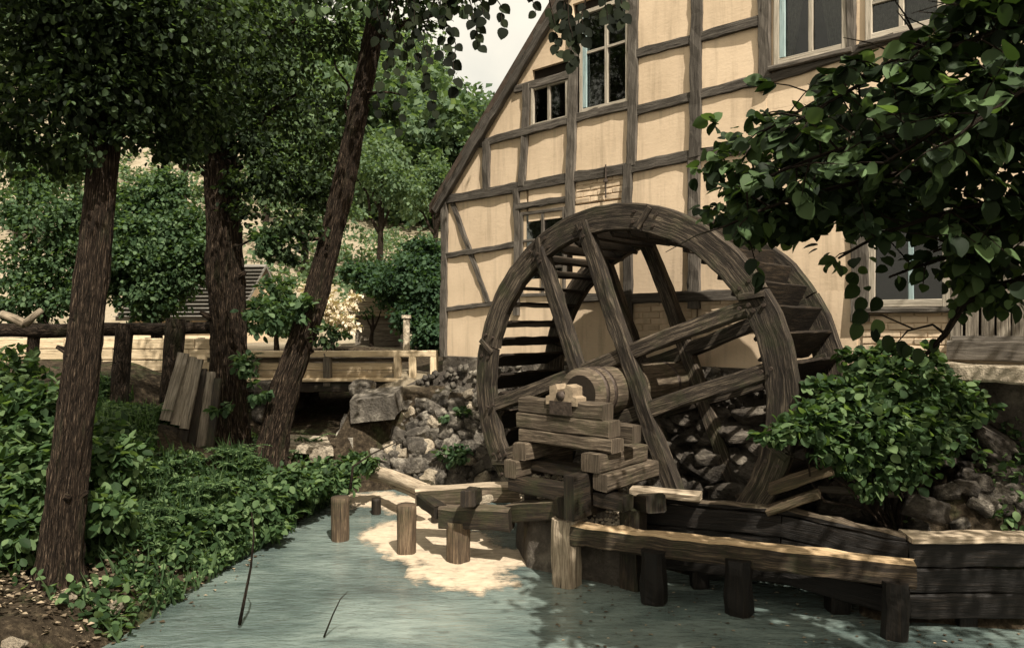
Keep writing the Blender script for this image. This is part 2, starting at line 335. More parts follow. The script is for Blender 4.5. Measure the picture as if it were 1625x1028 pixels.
nt.links.new(c, b.inputs['Base Color']); b.inputs['Roughness'].default_value = .95; b.inputs['Specular IOR Level'].default_value = .1
bump(nt, b, add(nt, n2, n1), .8, .06); M['ground'] = m
m, nt, b = mat_new('window_glass'); out = nt.nodes['Material Output']; tr = node(nt, 'ShaderNodeBsdfTransparent'); tr.inputs[0].default_value = (.72, .74, .72, 1)
gl = node(nt, 'ShaderNodeBsdfGlossy'); gl.inputs['Roughness'].default_value = .05; fr = node(nt, 'ShaderNodeFresnel'); fr.inputs[0].default_value = 1.5
mx = node(nt, 'ShaderNodeMixShader'); nt.links.new(fr.outputs[0], mx.inputs[0]); nt.links.new(tr.outputs[0], mx.inputs[1]); nt.links.new(gl.outputs[0], mx.inputs[2]); nt.links.new(mx.outputs[0], out.inputs[0]); M['glass'] = m

# ------------------------------------------------------------------ ground and water
pool = [(-3.30, 6.0), (-3.18, 7.1), (-2.95, 8.9), (-2.80, 10.2), (-2.5, 11.2), (-1.7, 11.55), (-.9, 11.45)]
pool += [tuple(mill(t, 1.68, 0).xy) for t in (3.2, 1.0, -1.2, -3.2)]
pool += [(4.15, 7.35), (3.42, 6.95), (3.15, 6.45), (4.4, 6.22), (6.5, 6.2), (9.5, 5.4), (9.5, 3.6), (5, 4.6), (2.5, 4.7), (-2.2, 4.7), (-3.4, 5.1)]
pool = np.array(pool)
def poly_sd(x, y, poly=pool):
    """signed distance to a polygon, negative inside (numpy arrays)"""
    d = np.full(x.shape, 1e9); ins = np.zeros(x.shape, bool); n = len(poly)
    for i in range(n):
        ax, ay = poly[i]; bx, by = poly[(i + 1) % n]; ex, ey = bx - ax, by - ay
        t = np.clip(((x - ax) * ex + (y - ay) * ey) / (ex * ex + ey * ey), 0, 1)
        d = np.minimum(d, np.hypot(x - ax - t * ex, y - ay - t * ey))
        c = ((ay > y) != (by > y)) & (x < (bx - ax) * (y - ay) / (by - ay + 1e-12) + ax); ins ^= c
    return np.where(ins, -d, d)
ctrl = np.array([(-3.99, 6.4, .26), (-4.3, 6.2, .42), (-5.5, 6.3, .7), (-5.5, 8, 1.32), (-5.2, 9.8, 1.25), (-4.14, 9.3, 1.0), (-3.5, 10.2, .60), (-3.55, 8.6, .62), (-3.6, 7.6, .40),
    (-3.0, 10.5, .5), (-8, 7, 1.7), (-9, 10, 1.8), (-6.5, 12, 1.8), (-4.6, 11.4, .95), (-3.7, 11.6, .62), (-8, 13.5, 1.95), (-2, 13.2, 1.75), (-2.4, 12.3, 1.2), (-1.7, 12.2, 1.6), (0, 15, 2.0), (-4, 18, 2.0), (-12, 18, 2.0), (8, 14, 2.05), (3, 13, 2.05),
    (3.5, 9.5, 2.05), (4.7, 7.75, 2.1), (4.25, 7.1, 1.25), (3.75, 6.8, .95), (3.5, 6.5, .82), (4.6, 6.5, .85), (5.6, 6.8, 1.4), (6, 7.4, 2.0), (8, 7, 1.8), (12, 8, 2),
    (0, 0, 1.0), (-3, 4.4, .35), (-5, 3, .7), (3.6, 3.2, .45), (6, 3, .8), (0, 3.6, .35), (12, 2, 1.2), (-12, 2, 1.4), (0, -10, 1.6), (-15, -10, 1.8), (15, -10, 1.8)])
def sstep(a, b, x): t = np.clip((x - a) / (b - a), 0, 1); return t * t * (3 - 2 * t)
def vnoise(x, y, s):
    return np.array([mnoise.fractal(Vector((a * s, b * s, 0)), 1.0, 2.0, 4) for a, b in zip(x.ravel(), y.ravel())]).reshape(x.shape)
def hill(x, y):
    q = -x / np.maximum(y, 1); k = .225 + .21 * sstep(.20, .42, q); k2 = .30 + .30 * sstep(.02, .22, q)
    base = 2.0 + np.where(y > 24, k * (np.minimum(y, 60) - 24), 0) + k2 * np.clip(y - 60, 0, 70)
    return base - 3 * sstep(160, 300, y)
def height(x, y):
    x = np.asarray(x, float); y = np.asarray(y, float)
    w = 0; s = 0
    for cx_, cy_, cz in ctrl:
        q = 1 / (((x - cx_) ** 2 + (y - cy_) ** 2) + .05) ** 1.7; w = w + q; s = s + q * cz
    tgt = s / w; tgt = tgt + (hill(x, y) - tgt) * sstep(16, 22, y)
    # gully under the little bridge
    gx = -3.45 - .12 * (y - 11.5); gl = (1 - sstep(.6, .85, np.abs(x - gx))) * sstep(11.2, 11.9, y) * (1 - sstep(16.5, 17.5, y))
    tgt = tgt + (np.minimum(tgt, .62 + .10 * (y - 11.3)) - tgt) * gl
    sd = poly_sd(x, y); ox = (x - WC.x) * WX.x + (y - WC.y) * WX.y; tx = (x - WC.x) * UX.x + (y - WC.y) * UX.y
    rampw = np.where((ox > 1.2) & (tx > -4) & (tx < 4), .16, .55)
    out = tgt * (0.1 + .9 * sstep(0, 1, sd / rampw))
    return np.where(sd < 0, -.5 * sstep(0, .45, -sd) + .1 * tgt * (1 - sstep(0, .1, -sd)), out)
def axis(lo, hi, step, far_lo, far_hi):
    a = list(np.arange(lo, hi + 1e-6, step)); s = step
    while a[-1] < far_hi: s *= 1.22; a.append(a[-1] + s)
    s = step
    while a[0] > far_lo: s *= 1.22; a.insert(0, a[0] - s)
    return np.array(a)
gx = axis(-8, 7, .14, -420, 420); gy = axis(4, 14.5, .14, -250, 420)
X, Y = np.meshgrid(gx, gy); Z = height(X, Y); nz = vnoise(X, Y, 1.1); Z = Z + nz * .07 * (Z > .12) + np.where(Y > 25, vnoise(X, Y, .12) * .8, 0)
me = bpy.data.meshes.new('ground'); nx, ny = len(gx), len(gy)
idx = np.arange(nx * ny).reshape(ny, nx); quads = np.stack([idx[:-1, :-1], idx[:-1, 1:], idx[1:, 1:], idx[1:, :-1]], -1).reshape(-1, 4)
me.from_pydata(np.stack([X, Y, Z], -1).reshape(-1, 3).tolist(), [], quads.tolist()); me.materials.append(M['ground'])
me.polygons.foreach_set('use_smooth', [True] * len(me.polygons))
za = me.attributes.new('zone', 'FLOAT_VECTOR', 'POINT')
lip = ((1 - sstep(.55, 1.0, np.hypot((X + 2.05) / 1.0, (Y - 12.9) / 1.0)))) * .9
zz = np.stack([sstep(18, 23, Y) * (1 - sstep(56, 64, Y + .35 * X)), sstep(56, 64, Y + .35 * X), lip], -1)
za.data.foreach_set('vector', zz.reshape(-1).astype(np.float32)); me.update()
ground = link(bpy.data.objects.new('ground', me)); tag(ground, kind='structure')
def hz(x, y): return float(height(np.array([x]), np.array([y]))[0])

wm = MB(); wv = [(-6, 4), (10.5, 3), (10.5, 9), (-1, 12.2), (-6, 12.2)]
wm.v = [Vector((x, y, 0)) for x, y in wv]; wm.face(range(5)); wobj = wm.build('water', M['water']); tag(wobj, kind='structure')
if wobj.data.polygons[0].normal.z < 0: wobj.data.flip_normals()

# foam drifting between the piles
foam_px = [(545, 787), (600, 782), (660, 788), (692, 800), (704, 826), (765, 848), (826, 878), (832, 896), (802, 906), (812, 925), (770, 941), (700, 938), (664, 916), (672, 896), (622, 882), (586, 862), (579, 846), (618, 830), (648, 820), (600, 806), (556, 806)]
fp = np.array([tuple(G(x, y).xy) for x, y in foam_px])
xs = np.arange(fp[:, 0].min() - .35, fp[:, 0].max() + .2, .013); ys = np.arange(fp[:, 1].min() - .35, fp[:, 1].max() + .3, .022)
FX, FY = np.meshgrid(xs, ys); sd = poly_sd(FX, FY, fp); nn = vnoise(FX, FY * .6, 3.2); n5 = vnoise(FX, FY * .4, 9)
n9 = vnoise(FX, FY * .45, 14); keep = sd < .16
cover = np.clip((-sd + nn * .20 + n5 * .09 + .04) / .24, -.5, 1.3)
fm = MB(); vid = {}; cov = []
def fv(i, j):
    if (i, j) not in vid:
        vid[(i, j)] = len(fm.v); c_ = max(0, min(1, cover[i, j])); cov.append(float(cover[i, j])); fm.v.append(Vector((xs[j], ys[i], .005 + c_ * (.007 + .006 * nn[i, j] + .006 * n9[i, j]))))
    return vid[(i, j)]
for i in range(len(ys) - 1):
    for j in range(len(xs) - 1):
        if keep[i, j]: fm.face((fv(i, j), fv(i, j+1), fv(i+1, j+1), fv(i+1, j)))
fo = fm.build('foam', M['foam'], None, True, False); fa = fo.data.attributes.new('cover', 'FLOAT', 'POINT'); fa.data.foreach_set('value', cov); tag(fo, 'cream foam drifting on the water round the short piles', 'foam', kind='stuff')

# ------------------------------------------------------------------ leaves (numpy)
L_DIA = (np.array([(0, 0, 0), (.34, .48, .10), (0, 1, -.03), (-.34, .48, .10)], float), [(0, 1, 2), (0, 2, 3)])
L_OVAL = (np.array([(0, 0, 0), (.27, .18, .06), (.36, .52, .08), (.18, .86, .0), (0, 1, -.06), (-.18, .86, .0), (-.36, .52, .08), (-.27, .18, .06)], float), [(0, 1, 2, 3), (0, 3, 4), (0, 4, 5), (0, 5, 6, 7)])
def _big():
    o = [(.0, 0, 0), (.20, .03, .05), (.36, .17, .08), (.43, .38, .10), (.39, .60, .07), (.25, .81, .01), (.0, 1.0, -.10)]
    v = list(o) + [(-x, y, z) for x, y, z in o[1:-1]] + [(0, .25, -.02), (0, .5, -.02), (0, .75, -.05)]
    f = [(0, 1, 2, 12), (12, 2, 3, 13), (13, 3, 4, 14), (14, 4, 5, 6), (7, 0, 12, 8), (8, 12, 13, 9), (9, 13, 14, 10), (10, 14, 6, 11)]
    return np.array(v, float), f
L_BIG = _big()
def frames(tip, nrm):
    y = tip / np.linalg.norm(tip, axis=1, keepdims=True); z = nrm - y * (nrm * y).sum(1, keepdims=True)
    z /= np.linalg.norm(z, axis=1, keepdims=True) + 1e-9; x = np.cross(y, z); return np.stack([x, y, z], -1)
def leaf_mesh(name, pos, rot, size, tmpl, mat, parent=None, rnd=None, org=None):
    tv, tf = tmpl; N = len(pos); n = len(tv); org = wloc(parent) if org is None else Vector(org)
    size = np.broadcast_to(np.asarray(size, float).reshape(-1, 1) if np.ndim(size) < 2 else size, (N, 1 if np.ndim(size) < 2 else 3))
    loc = tv[None] * (size[:, None, :])
    V = np.einsum('nij,nkj->nki', rot, loc) + pos[:, None, :] - np.array(org)
    me = bpy.data.meshes.new(name); me.vertices.add(N * n); me.vertices.foreach_set('co', V.reshape(-1).astype(np.float32))
    cnt = [len(f) for f in tf]; flat = np.concatenate([np.array(f) for f in tf]); tot = len(flat)
    li = (flat[None] + (np.arange(N) * n)[:, None]).reshape(-1); me.loops.add(N * tot); me.loops.foreach_set('vertex_index', li.astype(np.int32))
    st = np.concatenate([[0], np.cumsum(cnt)[:-1]]); ls = (st[None] + (np.arange(N) * tot)[:, None]).reshape(-1)
    me.polygons.add(N * len(tf)); me.polygons.foreach_set('loop_start', ls.astype(np.int32)); me.polygons.foreach_set('loop_total', np.tile(cnt, N).astype(np.int32))
    a = me.attributes.new('rnd', 'FLOAT', 'POINT'); r = np.random.rand(N) if rnd is None else rnd
    a.data.foreach_set('value', np.repeat(r, n).astype(np.float32)); me.materials.append(mat); me.update(calc_edges=True); me.validate()
    return link(bpy.data.objects.new(name, me), parent)
def rdir(n):
    v = np.random.normal(size=(n, 3)); return v / np.linalg.norm(v, axis=1, keepdims=True)
def clump(c, r, n, per=14, tw=.22, flat=.75):
    """leaf positions in an ellipsoid, gathered round twig ends; outward direction too"""
    c = np.array(c); r = np.array(r if hasattr(r, '__len__') else (r, r, r * flat), float)
    k = max(3, n // per); d = rdir(k); rad = np.random.rand(k, 1) ** .45
    ctr = d * rad * r; w = np.random.randint(0, k, n)
    off = np.random.normal(size=(n, 3)) * tw * r.mean() * np.array([1, 1, .55])
    return c + ctr[w] + off, d[w]
def leaf_rot(n, out, droop=.5, up=.9):
    tip = rdir(n) * .8 + out * .6 + np.array([0, 0, -droop]); nrm = rdir(n) * .7 + np.array([0, 0, up]) + out * .2
    return frames(tip, nrm)
def foliage(name, cl, size, mat, parent, tmpl=L_OVAL, dens=1.0, per=14, tw=.22, droop=.5, flat=.75, up=.9):
    ps, ds = [], []
    for c, r, n in cl:
        p, d = clump(c, r, int(n * dens), per, tw, flat); ps.append(p); ds.append(d)
    p = np.concatenate(ps); d = np.concatenate(ds); n = len(p)
    return leaf_mesh(name, p, leaf_rot(n, d, droop, up), size * np.random.uniform(.65, 1.25, n), tmpl, mat, parent)
def curve_pts(a, b, n, bend=.0, sag=0.0):
    a = Vector(a); b = Vector(b); o = []; s1 = random.uniform(0, 50); L = (b - a).length
    for i in range(n + 1):
        f = i / n; q = a.lerp(b, f); k = math.sin(math.pi * f)
        q += Vector((mnoise.noise(Vector((s1, f * 2.5, 0))), mnoise.noise(Vector((s1, f * 2.5, 5))), mnoise.noise(Vector((s1, f * 2.5, 9))))) * bend * L * k + Vector((0, 0, sag * k)); o.append(q)
    return o

# ------------------------------------------------------------------ the half-timbered mill house
hb = mill(4.66, OF, 2.05)
house = thing('half_timbered_house', 'cream half-timbered mill house with grey timbers behind the water wheel', 'house', hb)
def T(px, py): t, z = fac(px, py); return t
TC, TA, TB, TCc, TD, TE, TF = 4.62, T(773, 265), T(835, 220), T(909, 220), T(1002, 220), T(1105, 200), T(1216, 60)
TG, TH = T(1360, 60), T(1514, 480)
ZB, ZM, Z2, Z3 = 2.05, 4.78, 5.63, 6.33
ZL2, ZL1, ZR = fac(711, 491)[1], fac(711, 405)[1], fac(1090, 468)[1]
raf0, raf1 = fac(701, 322), fac(876, 31); RS = (raf1[1] - raf0[1]) / (raf0[0] - raf1[0])
def raf_t(z): return raf0[0] - (z - raf0[1]) / RS
def panel(t0, t1, z0, z1, mat='plaster', name='plaster_panel'):
    """one infill panel (t0 > t1), cut by the sloping rafter on its left"""
    poly = [(t0, z0), (t1, z0), (t1, z1), (t0, z1)]; cut = []
    ok = lambda q: q[0] <= raf_t(q[1]) + .02
    for i in range(4):
        a, b = poly[i], poly[(i + 1) % 4]
        if ok(a): cut.append(a)
        if ok(a) != ok(b):
            lo, hi = 0.0, 1.0
            for _ in range(30):
                mid = (lo + hi) / 2; q = (a[0] + (b[0]-a[0]) * mid, a[1] + (b[1]-a[1]) * mid)
                if ok(q) == ok(a): lo = mid
                else: hi = mid
            cut.append((a[0] + (b[0]-a[0]) * lo, a[1] + (b[1]-a[1]) * lo))
    if len(cut) < 3: return
    mb = MB(); oo = OF + random.uniform(-.004, .004)
    mb.prism([mill(t, oo, z) for t, z in cut], WX * .06); mb.build(name, M[mat], house)
def bricks(t0, t1, z0, z1):
    """limewashed bricks laid in courses; each brick is a part"""
    mb = MB(); mb.prism([mill(t0 + .06, OF + .008, z0), mill(t1 - .06, OF + .008, z0), mill(t1 - .06, OF + .008, z1), mill(t0 + .06, OF + .008, z1)], WX * .05); mb.build('mortar_bed', M['brick'], house)
    nr = max(1, round((z1 - z0) / .082)); ch = (z1 - z0) / nr
    for r in range(nr):
        t = t0 + (.13 if r % 2 else 0)
        while t > t1 + .03:
            a = min(t, t0); b_ = max(t - .258, t1)
            if a - b_ > .06:
                o = bpy.data.objects.new('brick', BRICKS[random.randrange(4)]); link(o, house)
                o.location = mill((a + b_) / 2, OF + .042 + random.uniform(-.005, .006), z0 + (r + .5) * ch) - hb
                o.rotation_euler = (random.uniform(-.012, .012), random.uniform(-.012, .012), math.atan2(-UX.y, -UX.x)); o.scale = ((a - b_ - .012) / .25, 1, (ch - .011) / .07)
            t -= .258
BRICKS = []
for i in range(4):
    mb = MB(); mb.beam((-.125, 0, 0), (.125, 0, 0), .07, .10, ZX, jit=.006, seg=3, chamfer=.008); BRICKS.append(mb.mesh('brick', M['brick']))
# backing wall in the shape of the gable, coloured dark for the unlit room behind the windows
APT = -.6; apz = raf0[1] + (raf0[0] - APT) * RS; TR = 2 * APT - 4.66
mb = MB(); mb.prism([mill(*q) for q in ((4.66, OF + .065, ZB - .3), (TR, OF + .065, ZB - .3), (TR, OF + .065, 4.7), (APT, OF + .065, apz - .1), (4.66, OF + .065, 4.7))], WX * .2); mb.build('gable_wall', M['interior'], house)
for t in (4.66, TR):
    mb = MB(); mb.beam(mill(t - .1 * (1 if t > 0 else -1), OF + .27, (ZB + 4.6) / 2), mill(t - .1 * (1 if t > 0 else -1), OF + 9, (ZB + 4.6) / 2), 4.6 - ZB + .3, .2, ZX, jit=0, seg=1); mb.build('side_wall', M['plaster'], house)
mb = MB(); mb.prism([mill(*q) for q in ((4.66, OF + 9.0, ZB - .3), (TR, OF + 9, ZB - .3), (TR, OF + 9, 4.7), (APT, OF + 9, apz - .1), (4.66, OF + 9, 4.7))], WX * .2); mb.build('rear_wall', M['plaster'], house)
for sgn in (1, -1):
    mb = MB(); e = APT + sgn * (4.66 - APT + .28); ez = apz - (abs(e - APT)) * RS
    pr_ = [mill(e, OF - .10, ez + .06), mill(APT, OF - .10, apz + .06), mill(APT, OF + 9.3, apz + .06), mill(e, OF + 9.3, ez + .06)]
    mb.prism(pr_, (0, 0, .14)); mb.build('roof', M['roof'], house)
# infill panels
Z1T = 7.9
for a, b_, z0, z1 in [(TC, TB, ZB, ZL2), (TC, TB, ZL2, ZL1), (TC, TB, ZL1, ZM), (4.7, TA, ZM, Z2), (TA, TB, ZM, Z2), (TB, TCc, ZM, Z2), (TCc, TD, ZM, Z2), (TD, TE, ZM, Z2), (TE, TF, ZM, Z2), (TF, TG, ZM, 5.68), (TG, -3.7, ZM, 5.68), (-3.7, TR, ZM, Z1T),
                       (4.0, T(845, 160), Z2, Z3 + .28), (T(845, 160), TCc, 6.55, Z1T), (4, T(845, 160), 6.4, Z1T), (TD, TE, Z2, Z3), (TD, TE, Z3, Z1T), (TE, TF, Z2, Z3), (TE, TF, Z3, Z1T), (TCc, TD, 7.35, Z1T), (TF, -3.7, 7.25, Z1T), (T(1343, 50), T(1376, 50), 5.68, 7.25),
                       (T(828, 360), TCc, ZB, 3.3), (TCc, TD, ZR, 4.35), (TD, TE, ZR, ZM), (TE, TF, ZR, ZM), (TF, TG, ZR, ZM), (T(1500, 400), -3.7, 2.8, ZM), (TG, TH, 4.35, ZM), (-3.7, TR, ZB, ZM)]:
    panel(a, b_, z0, z1)
mb = MB(); mb.prism([mill(*q) for q in ((APT + (apz - Z1T) / RS, OF, Z1T), (APT - (apz - Z1T) / RS, OF, Z1T), (APT, OF, apz - .02))], WX * .06); mb.build('plaster_panel', M['plaster'], house)
panel(TF, T(1228, 50), 5.6, 7.25); panel(T(1228, 50), T(1343, 50), 5.2, 5.66); panel(TB - .05, T(897, 360), 4.2, ZM)
for a, b_, z0, z1 in [(TD - .06, TE + .06, 2.42, ZR - .05), (TE - .08, TF, 2.5, ZR - .05), (TCc - .06, TD + .06, 4.37, ZM - .06), (TG - .06, TH + .05, 2.22, fac(1450, 490)[1])]:
    bricks(a, b_, z0, z1)
for a, b_, z0, z1 in [(TCc, TD, ZB, ZR), (TD, TE, ZB, 2.42), (TE, TF, ZB, 2.5), (TF, TG, ZB, ZR), (TG, TH, ZB, 2.22), (TH, -3.7, ZB, 2.45)]: panel(a, b_, z0, z1)
mb = MB(); mb.prism([mill(TCc, OF + .05, ZB), mill(TH, OF + .05, ZB), mill(TH, OF + .05, ZM), mill(TCc, OF + .05, ZM)], WX * .012)
# timbers
def timber(p0, p1, wpx=None, w=.13, proud=.035, name='timber', mat='house_timber', o=OF):
    a = fac(*p0); b_ = fac(*p1)
    A = mill(a[0], o + .03 - proud / 2, a[1]); B = mill(b_[0], o + .03 - proud / 2, b_[1]); mb = MB()
    mb.beam(A, B, w, .09 + proud, (B - A).cross(WX), jit=.012, chamfer=.012, wave=.025); return mb.build(name, M[mat], house)
for a, b_, w in [((707, 322), (705, 566), .15), ((773, 226), (773, 302), .15), ((837, 135), (830, 296), .14), ((821, 300), (821, 500), .12), ((913, 30), (905, 370), .16), ((1007, -40), (1004, 264), .15), ((998, 262), (997, 520), .15),
                 ((1107, -60), (1105, 250), .16), ((1103, 248), (1102, 490), .17), ((1216, -70), (1213, 145), .15), ((1352, -80), (1352, 85), .10), ((1366, 330), (1366, 510), .19),
                 ((1214, 250), (1214, 470), .15)]: timber(a, b_, w=w)
for a, b_, w in [((703, 319), (1172, 236), .155), ((1172, 236), (1500, 178), .155), ((757, 229), (1007, 165), .13), ((1011, 176), (1225, 124), .13), ((818, 143), (905, 119), .12), ((1011, 87), (1215, 33), .13), ((1205, 132), (1420, 60), .11),
                 ((709, 406), (822, 388), .09), ((708, 491), (822, 478), .08), ((1000, 474), (1210, 466), .14), ((905, 472), (1000, 472), .13), ((1512, 548), (1625, 550), .19)]: timber(a, b_, w=w, proud=.028)
timber((719, 322), (776, 482), w=.10, proud=.022, name='brace')
# bargeboard along the rafter
a, b_ = raf0, (raf_t(apz - .1), apz - .1); A = mill(a[0] + .13, OF - .055, a[1] - .12); B = mill(b_[0], OF - .055, b_[1] + .02)
mb = MB(); mb.beam(A, B, .20, .09, (B - A).cross(WX), jit=.008, seg=60, wave=.01); mb.build('bargeboard', M['house_timber'], house)
mb = MB(); e = 2 * APT; A2 = mill(e - A.dot(UX) + WC.dot(UX), OF - .055, a[1]); A2 = mill(TR - .2, OF - .055, raf0[1] - .05); mb.beam(A2, B, .20, .09, (B - A2).cross(WX), jit=.008, seg=40); mb.build('bargeboard', M['house_timber'], house)
# windows: frame, mullions, panes, curtains
def window(x0, x1, yt, yb, vs=(), hs=(), teal=(), curtain=False, fw=.06, top_z=None, sill=True, bot_z=None, fm='window_wood'):
    """x in photo pixels along the wall; top and bottom taken at the middle of the window; vs = mullion pixels, hs = fractions of the height"""
    xm = (x0 + x1) / 2; t0, t1 = fac(x0, CY)[0], fac(x1, CY)[0]; z1 = fac(xm, yt)[1] if top_z is None else top_z; z0 = fac(xm, yb)[1] if bot_z is None else bot_z
    fr = MB(); o = OF - .005
    bar = lambda m_, ta, za, tb, zb, w, dp=.055, oo=0: m_.beam(mill(ta, o + oo, za), mill(tb, o + oo, zb), w, dp, (mill(tb, 0, zb) - mill(ta, 0, za)).cross(WX), jit=.002, chamfer=.005)
    bar(fr, t0 - fw / 2, z0, t0 - fw / 2, z1, fw); bar(fr, t1 + fw / 2, z0, t1 + fw / 2, z1, fw)
    bar(fr, t0 - fw, z0 + fw / 2, t1 + fw, z0 + fw / 2, fw, .052); bar(fr, t0 - fw, z1 - fw / 2, t1 + fw, z1 - fw / 2, fw, .052)
    f = fr.build('window', M[fm], house)
    for k, x in enumerate(vs):
        mb = MB(); t = fac(x, CY)[0]; bar(mb, t, z0 + fw, t, z1 - fw, .05, .046, .002); mb.build('mullion', M['window_teal' if x in teal else fm], f)
    for h in hs:
        mb = MB(); z = z0 + (z1 - z0) * h; bar(mb, t0 - fw, z, t1 + fw, z, .04, .042, .003); mb.build('glazing_bar', M[fm], f)
    if 'left' in teal:
        mb = MB(); bar(mb, t0 - fw - .035, z0 + fw + .01, t0 - fw - .035, z1 - fw, .07, .03, -.012); mb.build('casement_edge', M['window_teal'], f)
    ed = [t0 - fw] + [fac(x, CY)[0] for x in vs] + [t1 + fw]; zs = [z0 + fw] + [z0 + (z1 - z0) * h for h in hs] + [z1 - fw]
    for i in range(len(ed) - 1):
        for j in range(len(zs) - 1):
            mb = MB(); q = random.uniform(-.004, .004)
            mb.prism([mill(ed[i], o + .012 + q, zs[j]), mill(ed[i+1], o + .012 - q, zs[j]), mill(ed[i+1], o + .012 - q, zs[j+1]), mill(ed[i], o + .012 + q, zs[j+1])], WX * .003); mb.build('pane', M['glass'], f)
    if curtain:
        for (ta, tb, sgn) in ((t0 - fw, (t0 + t1) / 2 + .02, 1), (t1 + fw, (t0 + t1) / 2 - .02, -1)):
            mb = MB(); n = 22
            for k in range(n + 1):
                g = k / n
                for zf in range(7):
                    zq = z0 + .05 + (z1 - z0 - .1) * zf / 6; pull = (1 - abs(zf / 6 - .35) * .6) if zf < 4 else .3
                    ww = (tb - ta) * (1 - .55 * max(0, 1 - zf / 5)) if curtain == 'tied' else (tb - ta)
                    mb.v.append(mill(ta + ww * g, o + .043 + .010 * math.sin(g * 31 + zf * .4), zq))
            for k in range(n):
                for zf in range(6): a_ = k * 7 + zf; mb.face((a_, a_ + 7, a_ + 8, a_ + 1))
            mb.build('curtain', M['curtain'], f, True)
    if sill:
        mb = MB(); mb.beam(mill(t0 + .05, OF - .035, z0 - .035), mill(t1 - .05, OF - .035, z0 - .035), .06, .10, ZX, jit=.004); mb.build('sill', M['house_timber'], f)
    return f
window(921, 1000, 7, 172, vs=(963,), hs=(.58,), teal=('left',), sill=False)
window(844, 903, 132, 196, vs=(872,), fw=.05, sill=False)
window(1229, 1347, -60, 92, vs=(1287,), teal=('left',), curtain='tied', fw=.07, top_z=7.2)
window(1374, 1500, -60, 52, vs=(1431,), hs=(.28, .64), fw=.07, top_z=7.2, curtain='full')
window(827, 898, 333, 470, vs=(862,), hs=(.33, .66), curtain='full', fw=.05, sill=False, fm='house_timber')
window(1377, 1510, 300, 487, vs=(1446,), hs=(), teal=(1446,), fw=.08)
timber((822, 329), (902, 316), w=.10, proud=.03, name='lintel')
# boarded doorway at the right edge, with its stone step
for k in range(5):
    a = fac(1518 + k * 25, 460); mb = MB(); t = a[0]; mb.beam(mill(t, OF - .02, 2.42), mill(t, OF - .02, 3.75), .115, .03, UX, jit=.003); mb.build('door_board', M['plank_grey'], house)
mb = MB(); mb.beam(mill(-2.9, OF - .25, 2.12), mill(-4.6, OF - .25, 2.12), .16, .5, ZX, jit=.012, seg=12, chamfer=.02); mb.build('step', M['stone_pale'], house)
mb = MB(); mb.beam(mill(-3.0, OF - .06, 2.33), mill(-4.6, OF - .06, 2.33), .2, .12, ZX, jit=.01); mb.build('threshold', M['house_timber'], house)
# foundation
mb = MB(); mb.beam(mill(4.66, OF + .12, .8), mill(TR, OF + .12, .8), 2.5, .3, ZX, jit=0, seg=2); mb.build('foundation', M['stone_dark'], house)
# hook with a weight hanging from the main beam
t, z = fac(965, 268); mb = MB(); mb.tube([mill(t, OF - .06, z + .05), mill(t, OF - .06, z - .42)], .011, 6); mb.tube([mill(t, OF - .06, z - .20), mill(t, OF - .06, z - .16)], [.035, .03], 8); mb.build('hanging_hook', M['iron'], house)

# ------------------------------------------------------------------ the water wheel
WR, WW = 2.10, 1.445
wheel = thing('water_wheel', 'large dark wooden water wheel with open paddles beside the mill house', 'water wheel', mill(0, 0, -.25))
def wp(r, a, o): return mill(r * math.cos(a), o, AXZ + r * math.sin(a))
NF = 8
for side, (o0, o1) in enumerate(((-.03, .075), (WW - .075, WW + .03))):
    for k in range(NF):
        mb = MB(); a0 = 2 * math.pi * (k + .3) / NF + .004; a1 = 2 * math.pi * (k + 1.3) / NF - .004; n = 12; b0 = len(mb.v); sd = random.uniform(0, 99); ou = random.uniform(0, 50)
        jo = random.uniform(-.012, .012)
        for i in range(n + 1):
            a = a0 + (a1 - a0) * i / n
            q = [.010 * mnoise.noise(Vector((sd, i * .7, j * 3))) for j in range(6)]
            ri, ro = WR - .30 + q[0] * 1.6, WR + q[1] * 1.6
            prof = [(ri + .012, o0), (ro - .015, o0), (ro, o0 + .015), (ro, o1), (ri, o1), (ri, o0 + .012)]
            for j, (rr, oo) in enumerate(prof): mb.v.append(wp(rr, a, oo + jo + q[j] * .5))
        for i in range(n):
            u0 = ou + (a1 - a0) * i / n * WR; u1 = ou + (a1 - a0) * (i + 1) / n * WR; pv = [0, .28, .30, .41, .71, .80, .82]
            for j in range(6): j2 = (j + 1) % 6; mb.face((i*6+j, i*6+j2, i*6+6+j2, i*6+6+j), [(u0, pv[j]), (u0, pv[j+1]), (u1, pv[j+1]), (u1, pv[j])])
        mb.face(range(5, -1, -1)); mb.face([n*6 + j for j in range(6)])
        mb.build('rim_segment', M['wheel'], wheel)
        # joint strap
        mb = MB(); aj = a0; mb.beam(wp(WR - .27, aj - .035, o0 - .012 if side == 0 else o1 + .012), wp(WR - .03, aj + .02, o0 - .012 if side == 0 else o1 + .012), .07, .03, (wp(1, aj + 1.57, 0) - wp(0, 0, 0)), jit=.004); mb.build('joint_cleat', M['wheel'], wheel)
NP_ = 46; TILT = R(-33)
for k in range(NP_):
    a = 2 * math.pi * k / NP_ + random.uniform(-.008, .008); rm = WR - .20; wd = .385 + random.uniform(-.02, .02)
    tl = TILT + random.uniform(-.06, .06)
    d = (wp(1, a + tl, 0) - wp(0, 0, 0)).normalized(); c0 = wp(rm, a, .078); c1 = wp(rm, a, WW - .078)
    mb = MB(); mb.beam(c0, c1, wd, .034, d, jit=.007, seg=7, chamfer=.006, wave=.012); mb.build('paddle', M['paddle'], wheel)
